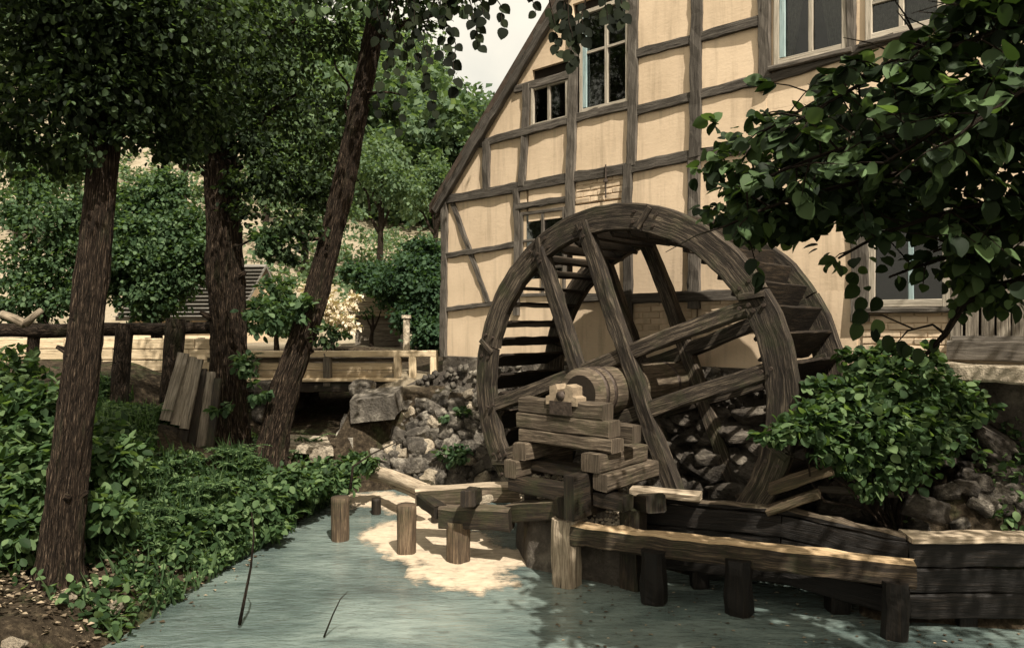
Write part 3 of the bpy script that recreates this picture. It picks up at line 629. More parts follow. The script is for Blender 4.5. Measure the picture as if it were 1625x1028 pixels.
for o0 in (.045, WW - .045):
    for ang, of in ((68.4, .34), (68.4, -.36), (160.2, .33), (160.2, -.32)):
        a = R(ang); dv = (math.cos(a), math.sin(a)); pv = (-dv[1], dv[0]); S = ang < 90
        e = 1.93
        ends = [(dv[0] * s * e + pv[0] * of, dv[1] * s * e + pv[1] * of) for s in (-1, 1)]
        mb = MB(); A, B = [mill(t, o0 - (.02 if S and o0 < 1 else 0), AXZ + z) for t, z in ends]
        mb.beam(A, B, .17, .15 if S else .125, WX.cross(B - A), jit=.010, chamfer=.014, wave=.03); mb.build('arm', M['wheel'], wheel)
BOLT = MB(); BOLT.tube([(0, 0, 0), (0, 0, .03)], .02, 8); BOLT = BOLT.mesh('bolt', M['iron'])
def bolt(p):
    o = bpy.data.objects.new('bolt', BOLT); link(o, wheel); o.location = p - wloc(wheel); o.rotation_mode = 'QUATERNION'; o.rotation_quaternion = (-WX).to_track_quat('Z', 'Y')
for k in range(NF):
    for da in (-.07, .07):
        for rr in (WR - .09, WR - .21): bolt(wp(rr, 2 * math.pi * (k + .3) / NF + da, -.018))
for ang, of in ((68.4, .34), (68.4, -.36), (160.2, .33), (160.2, -.32)):
    a = R(ang)
    for s_ in (-1.86, -1.76, 1.76, 1.86): bolt(mill(math.cos(a) * s_ - math.sin(a) * of, -.05, AXZ + math.sin(a) * s_ + math.cos(a) * of))
# axle: a thick log with iron bands and gudgeons
AX0, AX1 = -.58, WW + .33
mb = MB(); n = 22; pts = [mill(0, AX0 + (AX1 - AX0) * k / 24, AXZ) for k in range(25)]; mb.tube(pts, .272, n, .03, 2.0); axle = mb.build('axle', M['beam'], wheel, True)
for o in (-.45, -.30, .32, 1.1):
    mb = MB(); mb.tube([mill(0, o - .025, AXZ), mill(0, o + .025, AXZ)], .283, 26); mb.build('iron_band', M['iron'], axle, True)
mb = MB(); mb.tube([mill(0, AX0 + .03, AXZ), mill(0, AX0 - .004, AXZ)], .20, 22); mb.build('hub_recess', M['interior'], axle)  # flat dark disc, the shade of a hollow put into its colour
mb = MB(); mb.tube([mill(0, AX0 + .05, AXZ), mill(0, AX0 - .36, AXZ)], .05, 14); mb.build('gudgeon', M['iron'], axle, True)

# ------------------------------------------------------------------ bearing stand: stacked beams in front of the wheel
stand = thing('bearing_stand', 'stack of squared weathered beams carrying the near end of the wheel axle', 'timber stand', mill(.1, -.8, .3))
def sbeam(t0, t1, o, z0, z1, dp, mat='beam', name='beam', jit=.008):
    mb = MB(); mb.beam(mill(t0, o, (z0 + z1) / 2), mill(t1, o, (z0 + z1) / 2), z1 - z0, dp, ZX, jit=jit, chamfer=.014); return mb.build(name, M[mat], stand)
def wbeam(t, o0, o1, z0, z1, wd, mat='beam', name='beam'):
    mb = MB(); mb.beam(mill(t, o0, (z0 + z1) / 2), mill(t, o1, (z0 + z1) / 2), z1 - z0, wd, ZX, jit=.008, chamfer=.014); return mb.build(name, M[mat], stand)
sbeam(.60, -.50, -.80, 1.64, 1.80, .20)
sbeam(.62, -.58, -.80, 1.47, 1.635, .22); sbeam(.58, -.62, -.80, 1.33, 1.465, .23)
sbeam(.40, -.70, -.58, 1.40, 1.58, .16, 'beam')
wbeam(.50, -1.0, -.1, 1.14, 1.325, .18); wbeam(-.46, -1.04, -.15, 1.145, 1.325, .22, 'beam')
wbeam(.58, -1.06, -.05, .95, 1.135, .17); wbeam(-.56, -1.02, -.04, .975, 1.14, .17, 'beam')
sbeam(.52, -.34, -.72, 1.0, 1.12, .2, 'beam_wet'); sbeam(.62, -.30, -.95, .80, .955, .2, 'beam_wet'); sbeam(-.46, -.80, -.90, .80, .945, .2, 'beam_wet')
wbeam(-.36, -1.26, -.5, .70, 1.13, .13, 'beam_wet')
for t in (.5, -.2, -.75):
    mb = MB(); mb.beam(mill(t, -.72, -.45), mill(t, -.72, .78), .2, .2, UX, jit=.01); mb.build('stand_post', M['beam_wet'], stand)
# cast bearing: a block with a rounded top, notched for the pin
mb = MB(); pr_ = [(-.20, 1.76), (.20, 1.76), (.20, 1.84), (.15, 1.86), (.15, 1.95), (.07, 1.975)] + [(.055 * math.cos(R(a)), AXZ + .055 * math.sin(R(a)) + .03) for a in (40, 0, -45, -90, -135, 180, 140)] + [(-.07, 1.975), (-.15, 1.95), (-.15, 1.86), (-.20, 1.84)]
mb.prism([mill(t, -.92, z) for t, z in pr_], WX * .17); mb.build('bearing_block', M['bearing'], stand)
mb = MB(); mb.prism([mill(t, -.935, z) for t, z in ((-.14, 1.66), (.14, 1.66), (.14, 1.80), (-.14, 1.80))], WX * .02); mb.build('bearing_plate', M['iron'], stand)

# ------------------------------------------------------------------ rocks
def rock_mesh(i, sub=3):
    import bmesh
    bm = bmesh.new(); bmesh.ops.create_icosphere(bm, subdivisions=sub, radius=.5); sd = Vector((i * 7.3, i * 3.1, 0))
    for v in bm.verts:
        p = v.co.copy(); k = 1 + .34 * mnoise.noise(p * 2.0 + sd) + .26 * mnoise.noise(p * 4.2 + sd)
        q = Vector([math.copysign(abs(c * 2) ** .5, c) / 2 for c in p]); v.co = q * k * .95
    me = bpy.data.meshes.new('stone'); bm.to_mesh(me); bm.free()
    me.polygons.foreach_set('use_smooth', [True] * len(me.polygons)); return me
ROCKS = {}
for key in ('stone', 'stone_dark', 'stone_pale'):
    ROCKS[key] = []
    for i in range(7):
        r = rock_mesh(i); r.materials.append(M[key]); ROCKS[key].append(r)
def rock(name, loc, size, mat='stone', parent=None, rot=None):
    o = bpy.data.objects.new(name, random.choice(ROCKS[mat])); link(o, parent)
    o.location = Vector(loc) - wloc(parent); o.scale = size if hasattr(size, '__len__') else (size * random.uniform(.85, 1.25), size * random.uniform(.85, 1.15), size * random.uniform(.65, .95))
    o.rotation_euler = rot if rot else (random.uniform(-.4, .4), random.uniform(-.4, .4), random.uniform(0, 6.3)); return o
TP = [mill(-3.4, 1.66, 2.02), mill(3.4, 1.66, 2.02), P(722, 582, 12.2), P(650, 606, 12.4), P(604, 638, 12.4), P(566, 660, 12.3)]
BP = [mill(-3.4, 1.38, -.1), mill(3.3, 1.2, -.1), P(722, 768, 11.15), P(645, 764, 11.3), P(585, 750, 11.6), P(545, 738, 11.7)]
def loft(L, s):
    """point at arc fraction s of a polyline"""
    d = [0]
    for i in range(1, len(L)): d.append(d[-1] + (L[i] - L[i-1]).length)
    q = s * d[-1]
    for i in range(1, len(L)):
        if q <= d[i] + 1e-9: return L[i-1].lerp(L[i], (q - d[i-1]) / (d[i] - d[i-1]))
    return L[-1]
wall = thing('stone_wall', 'rubble stone retaining wall of grey fieldstones under the mill house', 'stone wall', BP[2])
mb = MB(); NS, NH = 40, 8
for i in range(NS + 1):
    for j in range(NH + 1):
        a = loft(TP, i / NS); b_ = loft(BP, i / NS); q = b_.lerp(a, j / NH); inn = Vector((WX.x * .3, .9, 0)).normalized(); mb.v.append(q + inn * (.10 + random.uniform(-.03, .03)))
for i in range(NS):
    for j in range(NH): k = i * (NH + 1) + j; mb.face((k, k + NH + 1, k + NH + 2, k + 1))
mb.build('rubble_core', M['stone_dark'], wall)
cnt = 0; z = 0.0; L = 10.3
while z < 2.1:
    rowh = random.uniform(.15, .27); s = random.uniform(0, .02)
    while s < 1:
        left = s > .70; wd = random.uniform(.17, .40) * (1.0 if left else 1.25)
        q = loft(BP, min(1, s)).lerp(loft(TP, min(1, s)), min(1, (z + rowh / 2) / 2.1))
        if cnt < 296:
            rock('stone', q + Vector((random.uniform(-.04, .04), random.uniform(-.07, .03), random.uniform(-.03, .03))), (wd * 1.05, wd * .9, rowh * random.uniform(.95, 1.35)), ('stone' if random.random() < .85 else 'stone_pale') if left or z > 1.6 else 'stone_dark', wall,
                 (random.uniform(-.5, .5), random.uniform(-.6, .6), random.uniform(-.6, .6) + math.atan2(UX.y, UX.x))); cnt += 1  # darker stones behind the wheel have its shadow put into their colour
        s += wd * .93 / L
    z += rowh * .93

fp_, fs_ = [], []
for k in range(1500):
    s_ = random.random(); h_ = random.random(); q = loft(BP, s_).lerp(loft(TP, s_), h_); fp_.append(tuple(q + Vector((random.uniform(-.03, .03), random.uniform(-.03, .07), 0)))); fs_.append(random.uniform(.04, .12))
CH = (np.array([(-.5, -.4, -.3), (.5, -.5, -.35), (.45, .5, -.3), (-.5, .4, -.35), (-.35, -.4, .3), (.4, -.3, .36), (.3, .4, .3), (-.4, .35, .26)], float), [(3, 2, 1, 0), (4, 5, 6, 7), (0, 1, 5, 4), (1, 2, 6, 5), (2, 3, 7, 6), (3, 0, 4, 7)])
leaf_mesh('small_stones', np.array(fp_), frames(rdir(1500), rdir(1500)), np.array(fs_), CH, M['stone'], wall)['kind'] = 'stuff'

# ------------------------------------------------------------------ piles and beams in the water
def pile(px, py_top, py_base, wpx, label, group='piles standing in the mill stream', mat='beam_wet', d=None, lean=0.0, square=True):
    b_ = G(px, py_base) if d is None else P(px, py_base, d); d_ = b_.y; top = P(px, py_top, d_); w = wpx / FPX * d_
    base = Vector((b_.x, b_.y, -.45)); mb = MB(); tp = Vector((b_.x + lean, b_.y, top.z))
    L = (tp - base).length; n = 16
    if square: mb.beam(base, tp, w, w, Vector((.5, .86, 0)), jit=.014, seg=n, chamfer=w * .22)
    else: mb.tube([base.lerp(tp, k / n) for k in range(n + 1)], w / 2, 14, .10, 2.5, furrow=.04)
    return mb.top('wooden_pile', M[mat], base, label, 'pile', group, not square)
pile(540, 788, 856, 29, 'short round pile farthest left in the stream, next to the leafy bank', mat='beam_brown', square=False)
pile(597, 790, 815, 15, 'thin dark stump standing in foam behind the leftmost short pile', square=False)
pile(645, 800, 878, 31, 'short notched pile standing alone in the middle of the foam', mat='beam_brown', square=False)
pile(691, 800, 829, 14, 'thin stake under the end of the cross log at the foam', square=False)
pile(728, 826, 890, 38, 'thick round pile in the foam carrying the dark cross beam', mat='beam_brown', square=False)
pile(899, 822, 926, 42, 'pale split corner pile at the left end of the long near beam', mat='beam_pale')
pile(1038, 872, 955, 36, 'dark pile under the long near beam, next to the pale corner pile', mat='flume')
pile(1172, 885, 972, 40, 'dark pile under the middle of the long near beam', mat='flume')
pile(1420, 920, 1010, 38, 'dark pile under the right end of the long near beam', mat='flume')
pile(1522, 868, 962, 36, 'dark pile at the right edge standing against the rear flume boards', mat='flume')
def lbeam(p0, p1, h, w, label, mat='beam_wet', name='timber_beam', group=None, jit=.012, wave=.03, chamfer=.02, cat='beam', topmat=None):  # topmat: lighter top faces with the sunlight painted in
    mb = MB(); mb.beam(p0, p1, h, w, ZX, jit=jit, chamfer=chamfer, wave=wave, topm=1 if topmat else 0); return mb.top(name, [M[mat], M[topmat]] if topmat else M[mat], p0, label, cat, group)
# long near beam
N0 = P(908, 838, 7.20); N1 = P(1452, 906, 6.02); N0.z = N1.z = .525
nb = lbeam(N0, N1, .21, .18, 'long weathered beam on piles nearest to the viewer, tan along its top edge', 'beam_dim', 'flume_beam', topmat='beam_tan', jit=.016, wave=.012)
# rear flume wall: stacked boards with a top plank
fl = thing('flume_wall', 'dark board wall of the mill race running behind the long near beam', 'flume wall', (2.5, 6.8, 0))
FP = [P(1000, 786, 7.45), P(1240, 806, 6.72), P(1440, 850, 6.22), P(1640, 850, 6.18)]
for i in range(3):
    a, b_ = FP[i].copy(), FP[i + 1].copy()
    for k in range(3):
        zt = -.06 - k * .215; mb = MB(); off = Vector((0, random.uniform(-.012, .012), 0))
        mb.beam(a + Vector((0, 0, zt - .10)) + off, b_ + Vector((0, 0, zt - .10)) + off, .205, .07, ZX, jit=.010, wave=.02); mb.build('board', M['flume'], fl)
    for f in (.5,):
        q = a.lerp(b_, f) + Vector((0, .10, 0)); mb = MB(); mb.beam(Vector((q.x, q.y, -.45)), Vector((q.x, q.y, q.z - .06)), .16, .16, Vector((0, 1, 0)), jit=.012); mb.build('post', M['flume'], fl)
    mb = MB(); mb.beam(a + Vector((0, .03, -.02)), b_ + Vector((0, .03, -.02)), .055, .13 if i < 2 else .24, ZX, jit=.016, wave=.012, topm=1); mb.build('top_plank', [M['flume'], M['beam']] if i < 2 else [M['beam_pale'], M['beam_pale']], fl)  # lighter top faces on the first planks paint in the sunlight
mb = MB(); mb.beam(P(1002, 777, 7.25), P(1112, 788, 6.98), .07, .17, ZX, jit=.010); mb.top('plank', M['beam_pale'], P(1002, 777, 7.25), 'bleached plank lying on the flume wall in front of the wheel', 'plank')
# cross beams and logs of the little weir
lbeam(P(664, 786, 8.65), P(836, 782, 8.42), .20, .24, 'pale squared log on top of the weir behind the round pile', 'beam', 'log', cat='log', topmat='beam_pale')  # pale upper faces carry painted sunlight
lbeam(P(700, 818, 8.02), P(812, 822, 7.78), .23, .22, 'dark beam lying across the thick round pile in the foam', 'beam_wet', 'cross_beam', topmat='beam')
lbeam(P(752, 785, 8.1), P(742, 792, 7.6), .17, .16, 'short dark timber end sticking out over the pale weir log', 'beam_wet', 'timber_end')
lbeam(P(812, 812, 7.9), P(905, 806, 7.4), .2, .2, 'block of timber joining the dark cross beam to the pale corner pile', 'beam_wet', 'timber_block', topmat='beam')
lbeam(P(868, 800, 8.2), P(902, 806, 7.2), .20, .22, 'dark tie beam resting on top of the pale corner pile', 'beam_wet', 'tie_beam')
lbeam(P(668, 790, 8.6), P(700, 812, 8.0), .14, .16, 'short dark beam end under the left tip of the pale weir log', 'beam_wet', 'beam_end')
mb = MB(); mb.tube(curve_pts(P(592, 750, 10.6), P(678, 778, 9.3), 10, .03), [.115 - .003 * k for k in range(11)], 12, .08, 2.5); mb.top('log', M['beam_pale'], P(592, 750, 10.6), 'pale round log slanting down from the stone wall to the weir', 'log', None, True)
mb = MB(); mb.tube(curve_pts(P(618, 764, 10.4), P(668, 790, 9.4), 8, .03), .05, 8, .1, 2); mb.top('pole', M['beam_pale'], P(618, 764, 10.4), 'thin pale pole lying under the slanting round log', 'pole', None, True)
lbeam(P(1010, 796, 7.35), P(1040, 800, 6.95), .18, .2, 'dark short cross timber under the bleached plank', 'beam_wet', 'cross_timber')
mb = MB(); mb.beam(P(1222, 776, 6.8), P(1322, 742, 6.5), .055, .20, Vector((.1, -.35, .9)), jit=.01); mb.top('loose_board', M['beam_brown'], P(1222, 776, 6.8), 'upper tan board leaning at the foot of the wheel beside the shrub', 'board')  # both boards are added, standing in for lit wheel paddles
mb = MB(); mb.beam(P(1218, 810, 6.75), P(1300, 782, 6.5), .05, .15, Vector((.1, -.35, .9)), jit=.01); mb.top('loose_board', M['beam_brown'], P(1218, 810, 6.75), 'lower tan board lying at the foot of the wheel above the flume', 'board')
# rubble-filled crib of the weir
crib = MB(); cx0, cx1 = -.75, 1.45
gxs = np.linspace(0, 1, 40); gys = np.linspace(0, 1, 16)
ca, cb, cc, cd = P(835, 800, 7.72), P(1005, 795, 7.08), P(1000, 770, 7.9), P(815, 772, 8.6)
for j in gys:
    for i in gxs:
        q = ca.lerp(cb, i).lerp(cd.lerp(cc, i), j); e = min(i, 1 - i, j, 1 - j) * 6; e = min(1, e); q.z = -.3 + (1.0 + .27 * j + .05 * mnoise.noise(q * 4) + .03 * mnoise.noise(q * 11) - .06 * (1 - i)) * (e ** .35)
        crib.v.append(q)
for j in range(15):
    for i in range(39): a = j * 40 + i; crib.face((a, a + 1, a + 41, a + 40))
co = crib.build('gravel_fill', M['stone_dark'], None, True); tag(co, 'dark wet rubble filling the timber weir', 'gravel', kind='stuff')
gp = []
for k in range(1700):
    i, j = random.random(), random.random(); q = ca.lerp(cb, i).lerp(cd.lerp(cc, i), j); e = min(1, min(i, 1 - i, j, 1 - j) * 6)
    if e < .75: e = .75
    q.z = -.3 + (1.01 + .27 * j + .05 * mnoise.noise(q * 4) - .06 * (1 - i)) * (e ** .35); gp.append(q)
gp = np.array([tuple(q) for q in gp]); oct_ = (np.array([(.5, 0, 0), (0, .5, 0), (-.5, 0, 0), (0, -.5, 0), (0, 0, .38), (0, 0, -.3)], float), [(0, 1, 4), (1, 2, 4), (2, 3, 4), (3, 0, 4), (1, 0, 5), (2, 1, 5), (3, 2, 5), (0, 3, 5)])
o = leaf_mesh('gravel_stones', gp, frames(rdir(1700) + np.array([1, 0, 0]), rdir(1700) * .4 + np.array([0, 0, 1])), np.random.uniform(.025, .065, 1700), oct_, M['stone_pale']); tag(o, 'loose pale gravel stones lying on the timber weir', 'gravel', kind='stuff')
for k, (px, py, d, s) in enumerate([(772, 792, 8.3, .13), (842, 790, 8.0, .14), (960, 782, 7.9, .12), (985, 790, 7.5, .10)]):
    o = rock('stone', P(px, py, d), s, 'stone_pale'); tag(o, ['pale stone on the gravel beside the pale weir log', 'round pale stone on the gravel in front of the bearing stand', 'pale stone on the gravel beside the bleached plank', 'small pale stone on the gravel near the flume wall'][k], 'stone')

# ------------------------------------------------------------------ bridge, culvert, left fence
br = thing('plank_bridge', 'low plank footbridge with a board parapet over the stream left of the house', 'bridge', P(520, 610, 13))
def bb(p0, p1, h, w, mat='plank', name='rail', par=br, jit=.006, **k):
    mb = MB(); mb.beam(p0, p1, h, w, ZX, jit=jit, **k); return mb.build(name, M[mat], par)
BD = 12.9
bb(P(330, 562, BD), P(694, 561, BD), .11, .18, 'plank', 'cap_rail'); bb(P(330, 571, BD + .05), P(660, 571, BD + .05), .07, .08, 'beam', 'rail')
for k in range(2): bb(P(330, 581 + k * 12.5, BD + .06), P(632, 581 + k * 12.5, BD + .06), .132, .035, 'plank', 'parapet_board', jit=.004)
bb(P(330, 603, BD - .02), P(640, 602, BD - .02), .06, .22, 'plank', 'edge_board'); bb(P(340, 615, BD + .02), P(640, 613, BD + .02), .17, .2, 'beam_wet', 'edge_beam')
for px in (402, 520, 631, 655, 689):
    y0, y1 = (560, 612) if px < 640 else (556, 612); mb = MB(); mb.beam(P(px, y1, BD - .02), P(px, y0, BD - .02), .13, .13, Vector((0, 1, 0)), jit=.008); mb.build('post', M['plank' if px > 600 else 'plank_grey'], br)
for k in range(11):
    y = BD + .2 + k * .25; mb = MB(); z = P(500, 606, BD).z; mb.beam(Vector((-5.3, y, z - .01)), Vector((-1.95, y, z - .01)), .05, .235, ZX, jit=.004, seg=6); mb.build('deck_board', M['plank'], br)
# abutments of the gully
for k, (px, d, h0, sc) in enumerate([(428, 12.6, 1, 1), (566, 12.5, 1, 1)]):
    ab = thing('bridge_abutment', ['dark stone abutment under the left end of the footbridge', 'dark stone abutment under the right end of the footbridge'][k], 'abutment', P(px, 700, d))
    for r in range(5):
        for c in range(7):
            rock('stone', Vector((P(px, 0, d).x + random.uniform(-.06, .06) + (k - .5) * .12, d + c * .42 + .1 * (r % 2), .58 + r * .225)), (.40, .46, .27), 'stone_dark' if c else 'stone', ab, (random.uniform(-.15, .15), random.uniform(-.15, .15), random.uniform(-.2, .2)))
mb = MB(); mb.beam(Vector((-5.2, 16.4, .9)), Vector((-2.2, 16.4, .9)), 2.0, .3, ZX, jit=.02); o = mb.top('culvert_wall', M['stone_dark'], (-3.7, 16.4, 0), 'dark stone wall closing the gully deep under the footbridge', 'wall')
# slabs beside the gully
def slab(pts, thick, mat, label, name='stone_slab'):
    mb = MB(); pts = [Vector(p) for p in pts]; c = sum(pts, Vector()) / len(pts); poly = []
    for i, p in enumerate(pts):
        q = pts[(i + 1) % len(pts)]
        for f in (0, .33, .66): r_ = p.lerp(q, f); poly.append(r_ + (r_ - c) * random.uniform(-.06, .04))
    mb.prism(poly, (random.uniform(-.02, .02), random.uniform(-.02, .02), -thick)); return mb.top(name, M[mat], c, label, 'stone')
slab([P(556, 636, 11.6), P(624, 628, 11.3), P(640, 612, 12.0), P(566, 618, 12.3)], .36, 'stone', 'large sloping grey slab at the right side of the gully mouth')
slab([P(438, 706, 10.9), P(528, 712, 10.8), P(520, 692, 11.6), P(446, 688, 11.7)], .10, 'stone_pale', 'flat pale slab lying in front of the dark gully mouth')
slab([P(540, 672, 11.9), P(572, 676, 11.8), P(570, 660, 12.3), P(546, 656, 12.4)], .18, 'stone', 'small upper step stone right of the gully mouth')
slab([P(532, 690, 11.6), P(560, 696, 11.5), P(562, 682, 11.9), P(540, 678, 12.0)], .18, 'stone', 'small lower step stone right of the gully mouth')
for k, (px, py, d, s) in enumerate([(445, 722, 10.7, .26), (505, 724, 10.8, .22), (560, 735, 11.4, .26), (600, 700, 11.9, .34), (575, 705, 11.9, .3), (535, 745, 11.2, .22)]):
    o = rock('stone', P(px, py, d), s, 'stone_pale' if k in (0, 1) else 'stone_dark'); tag(o, ['pale boulder under the flat slab, beside the leaning trunk', 'pale boulder under the right part of the flat slab', 'dark boulder at the water end of the stone wall', 'large dark boulder below the sloping slab', 'dark boulder between the sloping slab and the flat slab', 'dark boulder at the waterline by the leafy bank'][k], 'boulder')
# plank wall behind the left fence
pw = thing('plank_wall', 'low sunlit tan plank wall behind the rustic fence at the left', 'plank wall', P(150, 640, 13.4))
for r in range(6):
    x = -40 - r * 23 % 60
    while x < 330:
        x2 = x + random.uniform(95, 150); mb = MB(); y = 545 + r * 17.5; dd = 13.4 + random.uniform(-.012, .012)
        mb.beam(P(x, y, dd), P(min(x2, 335) - 1.5, y + random.uniform(-.8, .8), dd), .192, .04, ZX, jit=.005); mb.build('plank', M['plank'], pw); x = x2
for px in (30, 130, 235, 320): mb = MB(); mb.beam(P(px, 645, 13.48), P(px, 536, 13.48), .1, .1, Vector((0, 1, 0))); mb.build('post', M['plank_grey'], pw)
fe = thing('rustic_fence', 'rustic fence with thick dark top rails and short posts at the left', 'fence', P(190, 640, 11))
mb = MB(); mb.tube(curve_pts(P(-60, 526, 10.8), P(190, 522, 11), 16, .012), [.105] * 17, 12, .12, 2.5, furrow=.04); mb.build('rail', M['bark_dark'], fe, True)
mb = MB(); mb.tube(curve_pts(P(175, 524, 11.02), P(345, 520, 11.1), 14, .012), [.095] * 15, 12, .12, 2.5, furrow=.04); mb.build('rail', M['bark_dark'], fe, True)
for (x0, y0, x1, y1, w) in [(45, 612, 56, 512, 17), (186, 640, 198, 514, 26), (268, 610, 280, 506, 30)]:
    mb = MB(); a = P(x0, y0 + 30, 10.9); b_ = P(x1, y1, 10.92); mb.tube([a.lerp(b_, k / 10) for k in range(11)], w / FPX * 11 / 2, 12, .1, 2.5, furrow=.05); mb.build('post', M['bark_dark'], fe, True)
# leaning revetment boards beside the second trunk
rv = thing('plank_revetment', 'leaning grey boards shoring up the bank beside the second trunk', 'board revetment', P(300, 720, 10))
for (x0, y0, x1, y1, w, mt) in [(262, 655, 292, 560, 18, 'plank_grey'), (278, 662, 304, 566, 16, 'plank_grey'), (292, 668, 316, 570, 14, 'plank_grey'), (300, 725, 322, 585, 14, 'beam_wet'), (314, 728, 336, 590, 15, 'plank_grey'), (284, 715, 308, 600, 16, 'beam_wet'), (330, 728, 346, 600, 13, 'beam_wet')]:
    dd = 9.9 + (x0 % 7) * .02; mb = MB(); mb.beam(P(x0, y0 + 12, dd - .12), P(x1, y1, dd + .12), w / FPX * dd, .05, UX.cross(ZX) * 0 + Vector((1, 0, 0)), jit=.006); mb.build('board', M[mt], rv)
# pale forked log by the fence
mb = MB(); j = P(40, 514, 10.3); mb.tube([P(2, 498, 10.3), P(22, 505, 10.3), j], [.055, .06, .065], 9, .1, 3); mb.tube([j, P(52, 503, 10.3), P(66, 492, 10.3)], [.06, .05, .04], 9, .1, 3); mb.top('forked_branch', M['beam_pale'], j, 'pale forked dead branch lying against the left fence rail', 'branch', None, True)

# ------------------------------------------------------------------ far buildings
def cottage(name, label, px, d, z0, w, dp, hw, hr, wallm, roofm, rot, wins=True):
    c = P(px, CY, d); c.z = z0; h = thing(name, label, 'house' if 'house' in name else 'shed', c)
    a = Vector((math.cos(rot), math.sin(rot), 0)); b_ = Vector((-a.y, a.x, 0))
    pt = lambda x, y, z: c + a * x + b_ * y + ZX * z
    mb = MB()
    mb.prism([pt(-w/2, -dp/2, -.4), pt(w/2, -dp/2, -.4), pt(w/2, -dp/2, hw), pt(-w/2, -dp/2, hw)], b_ * dp); mb.build('wall', M[wallm], h)
    for s in (-1, 1):
        mb = MB(); ov = .25
        mb.prism([pt(-w/2 - ov, s * (dp/2 + ov), hw - ov * hr / (dp/2)), pt(w/2 + ov, s * (dp/2 + ov), hw - ov * hr / (dp/2)), pt(w/2 + ov, 0, hw + hr), pt(-w/2 - ov, 0, hw + hr)], (0, 0, .10))
        rf = mb.build('roof', M[roofm], h)
        n = 14
        for k in range(n):
            f = k / n; y = s * (dp/2 + ov) * (1 - f); z = hw - ov * hr / (dp/2) + (hr + ov * hr / (dp/2)) * f
            mb = MB(); mb.beam(pt(-w/2 - ov, y, z + .13), pt(w/2 + ov, y, z + .13), .026, .26, ZX, jit=.006, seg=8); mb.build('roof_course', M[roofm], rf)
    for s in (-1, 1):
        mb = MB(); mb.prism([pt(s * w/2, -dp/2, hw), pt(s * w/2, dp/2, hw), pt(s * w/2, 0, hw + hr - .03)], a * (-.1 * s)); mb.build('gable', M[wallm], h)
    return h, pt, a, b_
h1, pt, a, b_ = cottage('small_house', 'small far house with a grey tiled roof between the two left trunks', 330, 24, 2.0, 3.6, 3.0, .95, 1.5, 'plaster', 'slate', R(-8))
for x in (-.9, .1, 1.1):
    mb = MB(); mb.beam(pt(x, -1.52, .45), pt(x, -1.52, .85), .5, .05, a, jit=0, seg=1); f = mb.build('window', M['window_wood'], h1)
    for s in (-.12, .12): mb = MB(); mb.beam(pt(x + s, -1.55, .49), pt(x + s, -1.55, .81), .19, .02, a, jit=0, seg=1, chamfer=0); mb.build('pane', M['interior'], f)
h2, pt, a, b_ = cottage('garden_shed', 'grey board shed with a pale roof beyond the footbridge', 604, 21, 1.95, 1.25, 1.4, 1.05, .5, 'plank_grey', 'roof_pale', R(4))
for k in range(7): mb = MB(); mb.beam(pt(-.6, -.715, .1 + k * .15), pt(.6, -.715, .1 + k * .15), .142, .03, ZX, jit=.004, seg=5); mb.build('board', M['plank_grey'], h2)
mb = MB(); a_ = P(645, 556, 14.6); mb.beam(a_, P(645, 506, 14.6), .12, .12, Vector((0, 1, 0)), jit=.006); mb.beam(P(645, 505, 14.6), P(645, 500, 14.6), .17, .17, Vector((0, 1, 0)), jit=.004, seg=2); mb.top('gate_post', M['stone_pale'], a_, 'pale gate post with a cap stone beyond the footbridge', 'gate post')

